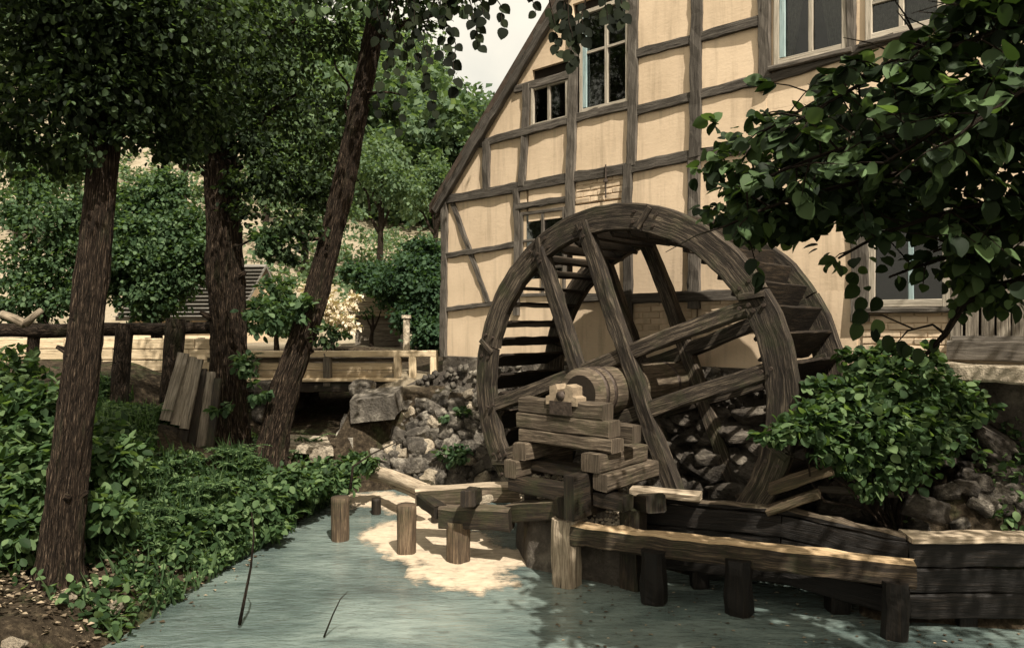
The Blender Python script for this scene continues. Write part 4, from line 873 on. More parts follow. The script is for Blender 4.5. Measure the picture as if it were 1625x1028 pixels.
# ------------------------------------------------------------------ trees at the left
def tree(name, label, pts, rad, cl, leafsize, mat='leaf_dark', limbs=(), dens=1.0, group=None, bk='bark', **kw):
    pts = [Vector(p) for p in pts]; t = thing(name, label, 'tree', pts[0], group)
    # resample the trunk finely so that the bark has relief
    fine, fr_ = [], []
    for i in range(len(pts) - 1):
        n = max(3, int((pts[i+1] - pts[i]).length / .045))
        for k in range(n + (i == len(pts) - 2)):
            f = k / n; p0, p1, p2, p3 = pts[max(i-1, 0)], pts[i], pts[i+1], pts[min(i+2, len(pts)-1)]
            fine.append(.5 * ((2 * p1) + (p2 - p0) * f + (2*p0 - 5*p1 + 4*p2 - p3) * f*f + (3*p1 - p0 - 3*p2 + p3) * f**3)); fr_.append(rad[i] + (rad[i+1] - rad[i]) * f)
    fr_ = [q * (1 + .55 * math.exp(-((p - fine[0]).length - .1) / .16)) for p, q in zip(fine, fr_)]
    for k in range(6):
        a = k * 1.05 + random.uniform(-.3, .3); L = rad[0] * random.uniform(1.7, 2.6); e = pts[0] + Vector((math.cos(a) * L, math.sin(a) * L, 0)); e.z = hz(e.x, e.y) - .05
        mb = MB(); mb.tube([pts[0] + Vector((math.cos(a), math.sin(a), 0)) * rad[0] * .35 + Vector((0, 0, rad[0] * 1.1)), pts[0] + Vector((math.cos(a), math.sin(a), 0)) * rad[0] * 1.05 + Vector((0, 0, rad[0] * .35)), e], [rad[0] * .42, rad[0] * .34, rad[0] * .14], 12, .12, 3, furrow=.06); mb.build('root', M[bk], t, True)
    for k in range(4):
        i = random.randint(int(len(fine) * .12), int(len(fine) * .55)); a = random.uniform(-3.1, 0.2); dv = Vector((math.cos(a), math.sin(a), .5)); q = fine[i]
        mb = MB(); mb.tube([q + dv * fr_[i] * .6, q + dv * fr_[i] * 1.0, q + dv * (fr_[i] * random.uniform(1.15, 1.5))], [fr_[i] * .32, fr_[i] * .2, fr_[i] * .12], 10, .2, 4, furrow=.1); mb.build('branch_stub', M[bk], t, True)
    mb = MB(); mb.tube(fine, fr_, 56, .09, 1.3, furrow=.16); mb.build('trunk', M[bk], t, True)
    for a, b_, r0, r1 in limbs:
        mb = MB(); c = curve_pts(a, b_, 12, .12); mb.tube(c, [r0 + (r1 - r0) * k / 12 for k in range(13)], 9, .1, 2.0); mb.build('branch', M[bk], t, True)
    foliage('crown', cl, leafsize, M[mat], t, dens=dens, **kw); return t
def C(px, py, d, r, n): return (P(px, py, d), r, n)
t1p = [P(92, 965, 6.4), P(96, 890, 6.4), P(112, 720, 6.42), P(132, 560, 6.5), P(150, 400, 6.6), P(166, 240, 6.75), P(178, 100, 6.9), P(186, -60, 7.0), P(190, -260, 7.1)]
cl1 = [C(60, 40, 6.6, .62, 1500), C(170, 40, 6.5, .7, 1700), C(300, 40, 7.0, .75, 1700), C(60, 150, 6.7, .5, 1000), C(140, 150, 6.5, .5, 900), C(25, 215, 7.0, .33, 420), C(235, 140, 6.9, .55, 1100), C(310, 165, 7.4, .55, 900), C(90, 245, 6.9, .22, 160), C(255, 225, 7.2, .25, 220), C(200, 205, 6.6, .22, 160), C(60, 255, 7.2, .35, 150), C(120, 225, 6.4, .3, 150), C(290, 240, 7.2, .3, 130),
       C(60, -120, 6.2, 1.1, 2600), C(230, -150, 6.8, .9, 1900), C(120, -420, 6.8, 1.7, 3300), C(-40, -300, 5.6, 1.4, 2600)]  # clumps above the view: crown extended to shade its own lower leaves
lb1 = [(P(170, 200, 6.8), P(70, 120, 6.6), .055, .02), (P(172, 160, 6.8), P(280, 60, 7.0), .06, .02), (P(178, 100, 6.9), P(60, 20, 6.6), .05, .02), (P(166, 235, 6.75), P(240, 170, 6.9), .03, .012), (P(184, -20, 7.0), P(300, -160, 6.3), .07, .03), (P(184, -20, 7), P(40, -200, 6), .07, .03)]
tree('alder_tree', 'dark thick leaning tree nearest the viewer at the far left of the bank', t1p, [.215, .165, .150, .143, .136, .125, .11, .10, .085], cl1, .066, 'leaf_dark', lb1, dens=1.6)
t2p = [P(366, 742, 10.4), P(364, 690, 10.4), P(362, 560, 10.4), P(358, 420, 10.4), P(352, 280, 10.4), P(346, 120, 10.5), P(342, -80, 10.5), P(340, -300, 10.6)]
cl2 = [C(345, 60, 10.2, .95, 2100), C(420, 120, 10.4, .8, 950), C(400, 215, 10.4, .62, 700), C(478, 170, 10.6, .7, 420), C(330, 175, 10.0, .6, 1000), C(440, 285, 10.2, .42, 520), C(492, 300, 10.4, .38, 420), C(480, 40, 10.6, .8, 520), C(268, 190, 10.2, .42, 450), C(520, 250, 10.8, .4, 200), C(385, 290, 10.1, .3, 260),
       C(430, 240, 10.5, .6, 260), C(500, 240, 10.8, .5, 170), C(395, 330, 10.2, .35, 160), C(300, 235, 10.3, .3, 130), C(530, 310, 10.6, .35, 160), C(340, -130, 10.2, 1.5, 2600), C(480, -140, 10.2, 1.3, 1300), C(340, -420, 10.4, 2.2, 3000)]
lb2 = [(P(354, 320, 10.4), P(440, 270, 10.2), .05, .015), (P(352, 260, 10.4), P(470, 150, 10.6), .07, .02), (P(350, 200, 10.4), P(270, 190, 10.2), .04, .015), (P(346, 120, 10.5), P(470, 30, 10.6), .07, .02), (P(358, 400, 10.4), P(400, 380, 10.0), .03, .01), (P(352, 300, 10.4), P(300, 240, 10.1), .04, .012)]
t2 = tree('alder_tree', 'upright reddish trunk with dense crown in the middle of the left bank', t2p, [.30, .265, .25, .245, .22, .19, .16, .12], cl2, .074, 'leaf_dark', lb2, dens=1.5)
foliage('trunk_shoots', [C(430, 500, 9.9, .34, 330), C(475, 490, 9.9, .25, 180), C(385, 575, 9.9, .22, 150), C(405, 620, 9.8, .18, 90), C(352, 650, 9.8, .15, 60), C(420, 380, 10.0, .30, 240)], .10, M['leaf_mid'], t2)
t3p = [P(424, 748, 10.1), P(430, 715, 10.1), P(455, 610, 10.1), P(492, 500, 10.15), P(526, 375, 10.2), P(548, 280, 10.2), P(572, 160, 10.2), P(597, 30, 10.2), P(618, -90, 10.1), P(640, -260, 10)]
cl3 = [C(560, -90, 10.0, .9, 1300), C(640, -180, 9.8, 1.3, 2000), C(640, 20, 9.6, .45, 330), C(530, 70, 10.6, .4, 260), C(720, -60, 9.2, .6, 700), C(470, 355, 10.0, .36, 330), C(450, 395, 10.0, .3, 220), C(520, 530, 9.9, .22, 150), C(540, 180, 10.5, .32, 180), C(610, 180, 10.0, .22, 110)]
lb3 = [(P(523, 385, 10.2), P(455, 370, 10.0), .035, .01), (P(590, 70, 10.2), P(700, 20, 9.2), .05, .02), (P(574, 150, 10.2), P(640, 150, 9.6), .03, .01), (P(562, 210, 10.2), P(530, 90, 10.6), .035, .01)]
t3 = tree('alder_tree', 'slender leaning trunk that tilts right towards the mill gable', t3p, [.22, .20, .185, .175, .155, .145, .135, .125, .115, .09], cl3, .078, 'leaf_dark', lb3, dens=1.4)
# bough of round leaves hanging across the top: stem, twigs and single leaves
def leaf_obj_mesh(name, mat, wide=1.0):
    tv, tf = L_BIG; me = bpy.data.meshes.new(name); me.from_pydata([(x * wide, y, z) for x, y, z in tv.tolist()], [], tf); me.materials.append(M[mat]); me.polygons.foreach_set('use_smooth', [True] * len(me.polygons)); me.update(); return me
BOUGH_LEAF = leaf_obj_mesh('leaf', 'leaf_bough', 1.05)
def put_leaf(mesh, parent, pos, tip, nrm, size, name='leaf'):
    y = Vector(tip).normalized(); z = Vector(nrm); z = (z - y * z.dot(y)).normalized(); x = y.cross(z)
    o = bpy.data.objects.new(name, mesh); link(o, parent); mt = Matrix((x, y, z)).transposed().to_4x4(); o.rotation_mode = 'QUATERNION'; o.rotation_quaternion = mt.to_quaternion()
    o.location = Vector(pos) - wloc(parent); o.scale = (size, size, size); return o
bm_ = MB(); main = [P(560, -160, 9.6), P(640, -60, 9.0), P(740, -30, 8.6), P(840, -30, 8.3), P(930, -25, 8.1), P(1000, -30, 8.0)]
bm_.tube(main, [.06, .05, .04, .032, .024, .012], 8, .1, 2)
sprays = [((640, -50), (690, 190), 11), ((700, -40), (705, 95), 8), ((660, -45), (655, 60), 7), ((740, -30), (760, 75), 8), ((780, -30), (800, 45), 5), ((620, -60), (625, 110), 8), ((610, -70), (600, 60), 7), ((700, -35), (725, 140), 9), ((840, -30), (850, 20), 3), ((870, -28), (885, 82), 8), ((900, -25), (910, 100), 9), ((930, -25), (925, 62), 8), ((960, -28), (965, 40), 6), ((985, -28), (990, 35), 5), ((890, -25), (905, 50), 7),
          ((640, -50), (598, 175), 10), ((630, -50), (635, 205), 9), ((720, -35), (700, 30), 6), ((755, -30), (770, 30), 5), ((690, -40), (675, 120), 8)]
bl_ = []
for (a, b_, n) in sprays:
    d = 9.0 - (a[0] - 640) / 360 * 1.0; s = curve_pts(P(*a, d), P(*b_, d - .12), 8, .10); bm_.tube(s, [.010 - .0009 * k for k in range(9)], 5)
    for k in range(n):
        f = .38 + .62 * k / max(1, n - 1); i = min(7, int(f * 8)); q = s[i].lerp(s[i + 1], f * 8 - i)
        sx = (1 if k % 2 else -1) * random.uniform(.3, 1); tip = Vector((sx, random.uniform(-.3, .3), -random.uniform(.5, 1.3))); bl_.append((q, tip, Vector((random.uniform(-.5, .5), -1, random.uniform(-.1, .7))), random.uniform(.105, .155)))
bough = bm_.build('bough', M['bark_dark'], t3, True)
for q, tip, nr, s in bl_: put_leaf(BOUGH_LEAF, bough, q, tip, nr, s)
# leaves beyond the single ones, thicker mass at the very top
ps = np.array([tuple(P(random.uniform(470, 740), random.uniform(-60, 40) - 20, random.uniform(8.4, 9.6))) for _ in range(260)])
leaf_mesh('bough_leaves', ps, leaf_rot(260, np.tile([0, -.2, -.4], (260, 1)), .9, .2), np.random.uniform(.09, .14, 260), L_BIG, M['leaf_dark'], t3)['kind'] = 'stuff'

# ------------------------------------------------------------------ bushes and trees in the middle distance
rs0 = np.random.RandomState(11)
def bush(name, label, blobs, base, size, mat, n=900, trunk=.1, cat='bush', tmpl=L_OVAL, group=None):
    base = Vector(base); t = thing(name, label, cat, base, group); mb = MB(); top = sum((Vector(b_[0]) for b_ in blobs), Vector()) / len(blobs)
    mb.tube(curve_pts(base - Vector((0, 0, .3)), top, 10, .06), [trunk * (1 - .07 * k) for k in range(11)], 9, .1, 2); mb.build('trunk', M['bark_dark'], t, True)
    for c, r, k in blobs[:5]: mb = MB(); mb.tube(curve_pts(base.lerp(top, .4), c, 7, .12), [trunk * .5 * (1 - .1 * j) for j in range(8)], 6); mb.build('branch', M['bark_dark'], t, True)
    foliage('crown', [(c, r, int(n * k)) for c, r, k in blobs], size, M[mat], t, tmpl, 1.0, 16, .2, flat=.85, up=.7); return t
bush('leafy_tree', 'bushy mid-green tree behind the fence between the first and second trunk', [(P(250, 385, 18), 1.05, 1.6), (P(215, 420, 17.6), .75, 1), (P(295, 430, 17.8), .7, .9), (P(250, 320, 18.2), .7, .9), (P(205, 350, 18), .55, .6), (P(300, 360, 18), .55, .6), (P(240, 465, 17.5), .75, 1), (P(180, 440, 17.4), .5, .5), (P(320, 400, 17.6), .5, .5), (P(270, 290, 18.2), .45, .35), (P(180, 310, 18.2), .4, .3), (P(235, 420, 17.2), .5, .5)], (P(250, 540, 18).x, 18, 2.0), .115, 'leaf_mid', 2600, .16, 'tree')
bush('leafy_tree', 'loose green tree behind the fence at the far left edge', [(P(70, 350, 16), .8, 1), (P(40, 420, 16), .65, .8), (P(100, 410, 16), .65, .9), (P(75, 470, 15.8), .7, .8), (P(30, 330, 16.2), .5, .5), (P(110, 330, 16), .45, .5), (P(15, 480, 15.8), .5, .5), (P(150, 380, 16), .45, .35), (P(60, 290, 16.2), .4, .3), (P(120, 470, 15.7), .4, .4)], (P(70, 540, 16).x, 16, 2.0), .105, 'leaf_mid', 1600, .14, 'tree')
bush('dark_conifer_bush', 'dense dark green bush against the left corner of the mill house', [(P(650, 440, 19), .75, 1.5), (P(690, 470, 18.6), .7, 1.5), (P(620, 455, 19.2), .55, 1.0), (P(670, 405, 19.4), .55, 1.0), (P(590, 440, 19.8), .5, .8), (P(690, 530, 18), .55, 1), (P(655, 500, 18.6), .5, .8), (P(560, 430, 20.5), .35, .4), (P(705, 420, 19.4), .6, .9)], (P(672, 545, 18.8).x, 18.8, 2.0), .115, 'leaf_hedge', 1900, .14)
bush('blossom_bush', 'pale blossoming bush behind the leaning trunk', [(P(520, 490, 17), .45, 1), (P(548, 515, 16.8), .32, .7), (P(500, 460, 17.2), .35, .6), (P(560, 478, 17.4), .25, .35)], (P(525, 545, 17).x, 17, 1.9), .09, 'leaf_blossom', 700, .06)  # bush with cream-coloured leaves
bush('small_tree', 'little bare-stemmed pale tree in front of the garden shed', [(P(578, 494, 19.5), .28, .5), (P(605, 492, 19.5), .25, .4)], (P(590, 548, 19.5).x, 19.5, 2.0), .08, 'leaf_hedge', 160, .075, 'tree')
bush('green_bush', 'round green bush between the second trunk and the leaning trunk', [(P(440, 470, 15.5), .5, 1), (P(410, 500, 15.5), .4, .7), (P(470, 510, 15.2), .4, .7)], (P(440, 555, 15.5).x, 15.5, 1.95), .12, 'leaf_mid', 700, .08)
for k, (px, y0, y1, d, lab) in enumerate([(485, 225, 375, 34, 'round green tree on the slope just left of the leaning trunk'), (600, 215, 350, 38, 'broad green tree at the edge of the wood right of the leaning trunk'), (120, 190, 300, 36, 'green tree on the slope behind the nearest trunk'), (290, 180, 262, 40, 'small green tree high on the slope left of the upright trunk'), (420, 205, 300, 40, 'green tree on the slope just right of the upright trunk'), (690, 240, 352, 40, 'green tree at the edge of the wood beside the gable roof'), (25, 200, 330, 34, 'green tree on the slope at the left edge')]):
    c = P(px, (y0 + y1) / 2, d); rr = (y1 - y0) / 2 / FPX * d; b0 = Vector((c.x, c.y, hz(c.x, c.y)))
    bush('slope_tree', lab, [(c + Vector((rs0.uniform(-.7, .7) * rr, rs0.uniform(-.5, .5) * rr, rs0.uniform(-.55, .55) * rr)), rr * .55, 1) for _ in range(7)], b0, .24, 'leaf_hill', 420, .2, 'tree', L_DIA)
for k, (x, y) in enumerate([(-17, 15), (-22, 22), (-13.5, 11)]):
    b0 = Vector((x, y, hz(x, y))); bush('leafy_tree', ['tree standing left beyond the fence end', 'tree standing left on the foot of the slope', 'tree standing left just behind the first trunk'][k], [(b0 + Vector((rs0.uniform(-1, 1), rs0.uniform(-1, 1), rs0.uniform(1.2, 4))), 1.0, 1) for _ in range(8)], b0, .2, 'leaf_mid', 420, .16, 'tree')
# small pale plants under the left tree, along the yard
# wooded hillside (one mass)
ps, ds, sz = [], [], []
hb_ = MB(); rs = np.random.RandomState(3)
for k in range(430):
    y = rs.uniform(57, 125) if k > 200 else rs.uniform(57, 85); x = y * rs.uniform(-.7, .6) if k > 330 else y * rs.uniform(-.6, .12)
    if y + .35 * x < 57: continue
    z = hz(x, y); H = rs.uniform(10, 15) * (.78 if x / y > -.09 else 1.0); rr = H * .30
    hb_.tube([(x, y, z - .5), (x, y, z + H * .55)], [.25, .12], 6)
    for b_ in range(7):
        a = rs.uniform(0, 6.28); f = rs.rand(); c = (x + math.cos(a) * rr * .75 * (1 - f * .5), y + math.sin(a) * rr * .75 * (1 - f * .5), z + H * (.06 + .82 * f))
        n = 105; p, d = clump(c, (rr * .55, rr * .55, rr * .50), n, 10, .22); ps.append(p); ds.append(d)
p = np.concatenate(ps); d = np.concatenate(ds); n = len(p); print('hill leaves', n)
o = leaf_mesh('hillside_wood', p, leaf_rot(n, d, .3, .6), np.random.uniform(.45, .95, n), L_DIA, M['leaf_hill']); tag(o, 'green wooded hillside rising behind the trees and the mill', 'wood', kind='stuff')
ps, ds = [], []
for k in range(750):
    y = rs.uniform(25, 57); x = y * rs.uniform(-.62, .1); rr = rs.uniform(.25, .8); p_, d_ = clump((x, y, hz(x, y) + rr * .5), (rr, rr, rr * .8), int(60 * rr + 12), 8, .25); ps.append(p_); ds.append(d_)
p_ = np.concatenate(ps); d_ = np.concatenate(ds)
o = leaf_mesh('hillside_scrub', p_, leaf_rot(len(p_), d_, .2, .6), np.random.uniform(.14, .34, len(p_)), L_DIA, M['leaf_hill']); tag(o, 'small scattered scrub on the pale dry slope below the wood', 'scrub', kind='stuff')
o = hb_.build('hillside_trunks', M['bark_dark']); tag(o, 'trunks of the far wood on the hillside', 'wood', kind='stuff')

# ------------------------------------------------------------------ overhanging tree at the right with broad leaves
rb = Vector((3.95, 3.1, hz(3.95, 3.1)))
rt = thing('hazel_tree', 'broad-leaved tree hanging its dark branches in from the right edge', 'tree', rb)
trunk = [rb + Vector((0, 0, -.3)), rb + Vector((.02, .03, .8)), rb + Vector((-.05, .15, 2.0)), rb + Vector((-.2, .3, 3.2)), rb + Vector((-.3, .4, 4.6))]
mb = MB(); fine = []
for i in range(4): fine += [trunk[i].lerp(trunk[i+1], k / 14) for k in range(14)]
mb.tube(fine, [.17 - .0022 * k for k in range(len(fine))], 24, .1, 1.5, furrow=.06); mb.build('trunk', M['bark'], rt, True)
BIG = [leaf_obj_mesh('leaf', 'leaf_big_i', w) for w in (1.0, 1.12, .9)]
boughs = [((3.85, 3.3, 4.0), P(1180, 300, 3.9), 16), ((3.85, 3.3, 3.6), P(1330, 410, 4.0), 14), ((3.8, 3.35, 4.4), P(1270, 190, 3.8), 15), ((3.75, 3.4, 4.8), P(1420, 120, 3.7), 14), ((3.85, 3.3, 3.4), P(1480, 400, 3.9), 12), ((3.75, 3.4, 5.0), P(1530, 50, 3.6), 12), ((3.8, 3.3, 4.2), P(1400, 260, 3.5), 14), ((3.8, 3.3, 3.8), P(1150, 360, 4.1), 13), ((3.8, 3.3, 4.6), P(1210, 210, 4.1), 10), ((3.8, 3.3, 3.2), P(1410, 440, 4.2), 10), ((3.8, 3.3, 4.3), P(1500, 230, 3.3), 12)]
cand = []
for (a, b_, n) in boughs:
    a = Vector(a); c = curve_pts(a, b_, 16, .06, .12); mb = MB(); mb.tube(c, [.032 - .0016 * k for k in range(17)], 8, .1, 2); bo = mb.build('branch', M['bark_dark'], rt, True)
    tw = MB()
    for k in range(int(n * 2.6)):
        f = random.uniform(.28, 1.0); i = min(15, int(f * 16)); q = c[i].lerp(c[i+1], f * 16 - i); L = random.uniform(.16, .42)
        dr = Vector((random.uniform(-1, .5), random.uniform(-.7, .7), random.uniform(-.7, .55))).normalized(); e = q + dr * L; tw.tube([q, q.lerp(e, .5) + Vector((0, 0, .02)), e], [.006, .004, .002], 4)
        for j in range(random.randint(5, 8)):
            g = random.uniform(.25, 1.05); pos = q + dr * L * g; tip = dr * .6 + Vector((random.uniform(-.8, .8), random.uniform(-.6, .6), random.uniform(-.9, .1))); nr = Vector((random.uniform(-.5, .5), random.uniform(-.9, .2), random.uniform(.2, 1)))
            cand.append((pos, tip, nr, random.uniform(.055, .12)))
    tw.build('twigs', M['bark_dark'], bo)['kind'] = 'stuff'
def px_of(p): return CX + p.x / p.y * FPX, CY - (p.z - CAM_H) / p.y * FPX
def inside(p):
    x, y = px_of(p)
    # keep the ragged outline of the crown
    lim = [(1100, 200), (1180, 130), (1260, 100), (1350, 85), (1420, 75), (1460, 60), (1500, 10), (1530, -60)]
    for i in range(len(lim) - 1):
        if lim[i][0] <= x < lim[i+1][0]:
            f = (x - lim[i][0]) / (lim[i+1][0] - lim[i][0]); return y > lim[i][1] + f * (lim[i+1][1] - lim[i][1])
    return x > 1090
def window_gap(p):
    x, y = px_of(p); return 1376 < x < 1508 and 372 < y < 500 or 1250 < x < 1376 and 375 < y < 470
cand = [c for c in cand if inside(c[0]) and not (window_gap(c[0]) and random.random() < .8) and not (1060 < px_of(c[0])[0] < 1185 and px_of(c[0])[1] > 370)]
vis = [c for c in cand if 1080 < px_of(c[0])[0] < 1640 and -20 < px_of(c[0])[1] < 540]; vis.sort(key=lambda c: c[0].y); print('broad leaves', len(cand), len(vis))
single = set(id(c) for c in vis[:285])
for q, tip, nr, s in vis[:285]: put_leaf(random.choice(BIG), rt, q, tip, nr, s)
rest = [c for c in cand if id(c) not in single]
for c, r, n in [(P(1480, 200, 4.2), .5, 480), (P(1380, 300, 4.3), .42, 380), (P(1270, 290, 4.4), .36, 300), (P(1560, 330, 4.1), .42, 380), (P(1560, 80, 4.0), .5, 400), (P(1200, 320, 4.5), .24, 170), (P(1480, 390, 4.3), .33, 260), (P(1580, 200, 3.9), .5, 360), (P(1400, 190, 4.3), .34, 250), (P(1330, 225, 4.4), .28, 190), (P(1250, 230, 4.5), .24, 210), (P(1180, 260, 4.6), .24, 210), (P(1165, 345, 4.7), .2, 150), (P(1230, 350, 4.6), .22, 170), (P(1290, 340, 4.5), .24, 170), (P(1330, 310, 4.4), .24, 150), (P(1140, 210, 4.7), .12, 36), (P(1420, 340, 4.3), .22, 160), (P(1530, 420, 4.2), .24, 170), (P(1340, 400, 4.6), .22, 120), (P(1590, 430, 4.2), .3, 200), (P(1540, 470, 4.4), .16, 60),
                (P(1700, 0, 3.6), .9, 700), (P(1600, -200, 3.6), .9, 700), (P(1800, 250, 3.5), .8, 500), (P(1620, -350, 3.2), .9, 700), (Vector((4.6, 3.2, 4.8)), 1.0, 900), (Vector((5.3, 3.9, 4.6)), 1.0, 900), (Vector((4.9, 4.6, 5.4)), .9, 700), (Vector((5.8, 4.6, 4.4)), .9, 700)]:  # Vector clumps: unseen crown added to shade the right-hand water and bank
    n = int(n * .72); p, d = clump(c, r * 1.06, n, 6, .22); 
    for i in range(n):
        qx, qy = px_of(Vector(p[i]))
        if -60 < qy < 540 and not inside(Vector(p[i])): continue
        if window_gap(Vector(p[i])) and random.random() < .85: continue
        rest.append((Vector(p[i]), Vector(d[i]) * .5 + Vector((random.uniform(-.8, .8), random.uniform(-.6, .6), random.uniform(-.9, .1))), Vector((random.uniform(-.5, .5), random.uniform(-.8, .3), random.uniform(.2, 1))), random.uniform(.045, .105)))
leaf_mesh('leaves', np.array([tuple(c[0]) for c in rest]), frames(np.array([tuple(c[1]) for c in rest]), np.array([tuple(c[2]) for c in rest])), np.array([c[3] for c in rest]), L_BIG, M['leaf_big'], rt)['kind'] = 'stuff'
# bare low branch
mb = MB(); c = [P(1470, 562, 4.6), P(1500, 530, 4.5), P(1530, 480, 4.35), P(1580, 456, 4.2), P(1640, 440, 4.0), Vector((3.7, 3.4, 2.9))]
mb.tube(c, [.012, .018, .022, .026, .03, .04], 8, .08, 3); mb.tube([c[1], P(1480, 515, 4.55), P(1440, 525, 4.6), P(1420, 548, 4.6)], [.010, .008, .006, .003], 5); mb.tube([P(1450, 522, 4.6), P(1400, 500, 4.6), P(1370, 500, 4.6)], [.006, .005, .002], 5); lowb = mb.build('branch', M['bark_dark'], rt, True)
for px, py in [(1372, 500), (1395, 515), (1405, 540), (1425, 550), (1440, 555), (1385, 530), (1360, 520), (1480, 545), (1455, 560), (1370, 480), (1395, 480), (1360, 460), (1600, 475), (1570, 478)]:
    put_leaf(BIG[0], lowb, P(px, py - 8, 4.55), (random.uniform(-1, .6), 0, -1), (.2, -1, .3), random.uniform(.08, .12))

# ------------------------------------------------------------------ shrub at the right, rubble bank
sb = P(1430, 775, 6.75); sb.z = hz(sb.x, sb.y)
sh = thing('leafy_shrub', 'leafy green shrub on the bank right of the water wheel', 'shrub', sb)
blobs = [(P(1395, 600, 6.85), .27, 520), (P(1330, 640, 6.7), .27, 520), (P(1460, 615, 6.9), .28, 520), (P(1400, 670, 6.6), .30, 640), (P(1475, 680, 6.7), .28, 520), (P(1282, 672, 6.5), .18, 240), (P(1225, 690, 6.35), .11, 90), (P(1250, 684, 6.4), .11, 100), (P(1420, 565, 6.95), .13, 110), (P(1362, 572, 6.9), .13, 110), (P(1525, 635, 7.0), .22, 260), (P(1345, 715, 6.55), .2, 260), (P(1430, 730, 6.55), .24, 340), (P(1305, 705, 6.5), .15, 140), (P(1385, 755, 6.5), .18, 190), (P(1480, 570, 7.0), .12, 80), (P(1310, 615, 6.8), .12, 80)]
for c, r, n in blobs: mb = MB(); mb.tube(curve_pts(sb, c, 9, .15), [.020 * (1 - .08 * k) for k in range(10)], 6); mb.build('branch', M['bark_dark'], sh, True)
foliage('crown', [(c, (r * 1.25, r * .9, r * .95), n) for c, r, n in blobs], .082, M['leaf_ground'], sh, L_BIG, 1.1, 8, .24, .35, up=1.0)
rubble_lab = 'grey rubble stone on the right bank between the shrub and the flume wall'
k = 0
while k < 70:
    px = random.uniform(1440, 1640); py = random.uniform(655, 835); f = (835 - py) / 180; d = 6.35 + f * .75; q = P(px, py, d); gz = hz(q.x, q.y)
    s = random.uniform(.09, .24) * (1 - .2 * f); o = rock('rubble_stone', (q.x, q.y, max(.1, gz) + s * .15), s, random.choice(['stone_dark', 'stone', 'stone_dark'])); tag(o, rubble_lab, 'stone', 'rubble stones on the right bank'); k += 1
o = rock('boulder', P(1470, 808, 6.45), (.36, .3, .22), 'stone_dark'); tag(o, 'large dark boulder at the lower end of the right rubble bank', 'boulder')
lbeam(P(1300, 778, 6.9), P(1440, 786, 6.75), .05, .08, 'thin grey plank lying at the foot of the shrub', 'plank_grey', 'plank', cat='plank')

# ------------------------------------------------------------------ plants of the left bank
def bank_plants(n, size, hmax):
    ps, ns = [], 0
    while ns < n:
        x = np.random.uniform(-6.6, -2.5, 4000); y = np.random.uniform(5.9, 11.3, 4000); sd = poly_sd(x, y); h = height(x, y)
        pxs = CX + x / y * FPX
        gap = vnoise(x, y, 1.1)
        ok = (sd > -.12) & (pxs > -60) & (h < 2.2) & ((y > 6.7) | (np.random.rand(4000) < .12)) & (np.random.rand(4000) < .30 + gap * .9 + .25)
        ok &= ~((pxs > 245) & (pxs < 352) & (y > 9.0) & (y < 10.4))
        ok &= ~((y > 10.6) & (x > -3.8) & (np.random.rand(4000) < .75))
        zt = np.maximum(h, .05) + hmax * np.clip(.45 + .6 * vnoise(x + 40, y, .9), .1, 1) * np.random.rand(4000) ** .6
        q = np.stack([x, y, zt], -1)[ok]; ps.append(q); ns += len(q)
    return np.concatenate(ps)[:n]
p = bank_plants(44000, .08, .32); n = len(p); out = np.tile([.15, -.35, 0], (n, 1)) + rdir(n) * .4
o = leaf_mesh('bank_plants', p, leaf_rot(n, out, .25, 1.3), np.random.uniform(.035, .085, n) * np.where(p[:, 0] / p[:, 1] < -.53, 1.35, 1.0), L_OVAL, M['leaf_ground']); tag(o, 'dense low green plants covering the left bank down to the water', 'ground cover', kind='stuff')
# grass blades and fern fronds among them
BLADE = (np.array([(-.03, 0, 0), (.03, 0, 0), (.025, .5, .10), (-.025, .5, .10), (0, 1, .34)], float), [(0, 1, 2, 3), (3, 2, 4)])
p = bank_plants(5200, .1, .10); n = len(p); up_ = rdir(n) * .45 + np.array([0, -.1, 1.0])
o = leaf_mesh('grass', p - np.array([0, 0, .08]), frames(up_, rdir(n) * .6 + np.array([0, -1, .2])), np.random.uniform(.16, .42, n), BLADE, M['leaf_mid']); tag(o, 'long grass blades standing among the left bank plants', 'grass', kind='stuff')
fr = bank_plants(150, .1, .12); fp2, ft2, fn2, fs2 = [], [], [], []
for q in fr:
    for b_ in range(6):
        a = random.uniform(0, 6.28); L = random.uniform(.22, .46); dx, dy = math.cos(a), math.sin(a)
        for k in range(1, 14):
            f = k / 14; c_ = np.array([q[0] + dx * L * f, q[1] + dy * L * f, q[2] + .30 * L * math.sin(f * 2.4) + .06]); w_ = (1 - f) * .8 + .15
            for sd_ in (-1, 1): fp2.append(c_); ft2.append((-dy * sd_ + dx * .45, dx * sd_ + dy * .45, -.12)); fn2.append((random.uniform(-.2, .2), random.uniform(-.2, .2), 1)); fs2.append((.05, .11 * w_ * L / .4, .05))
o = leaf_mesh('fern', np.array(fp2), frames(np.array(ft2), np.array(fn2)), np.array(fs2), L_DIA, M['leaf_ground']); tag(o, 'fern fronds arching among the left bank plants', 'ground cover', kind='stuff')
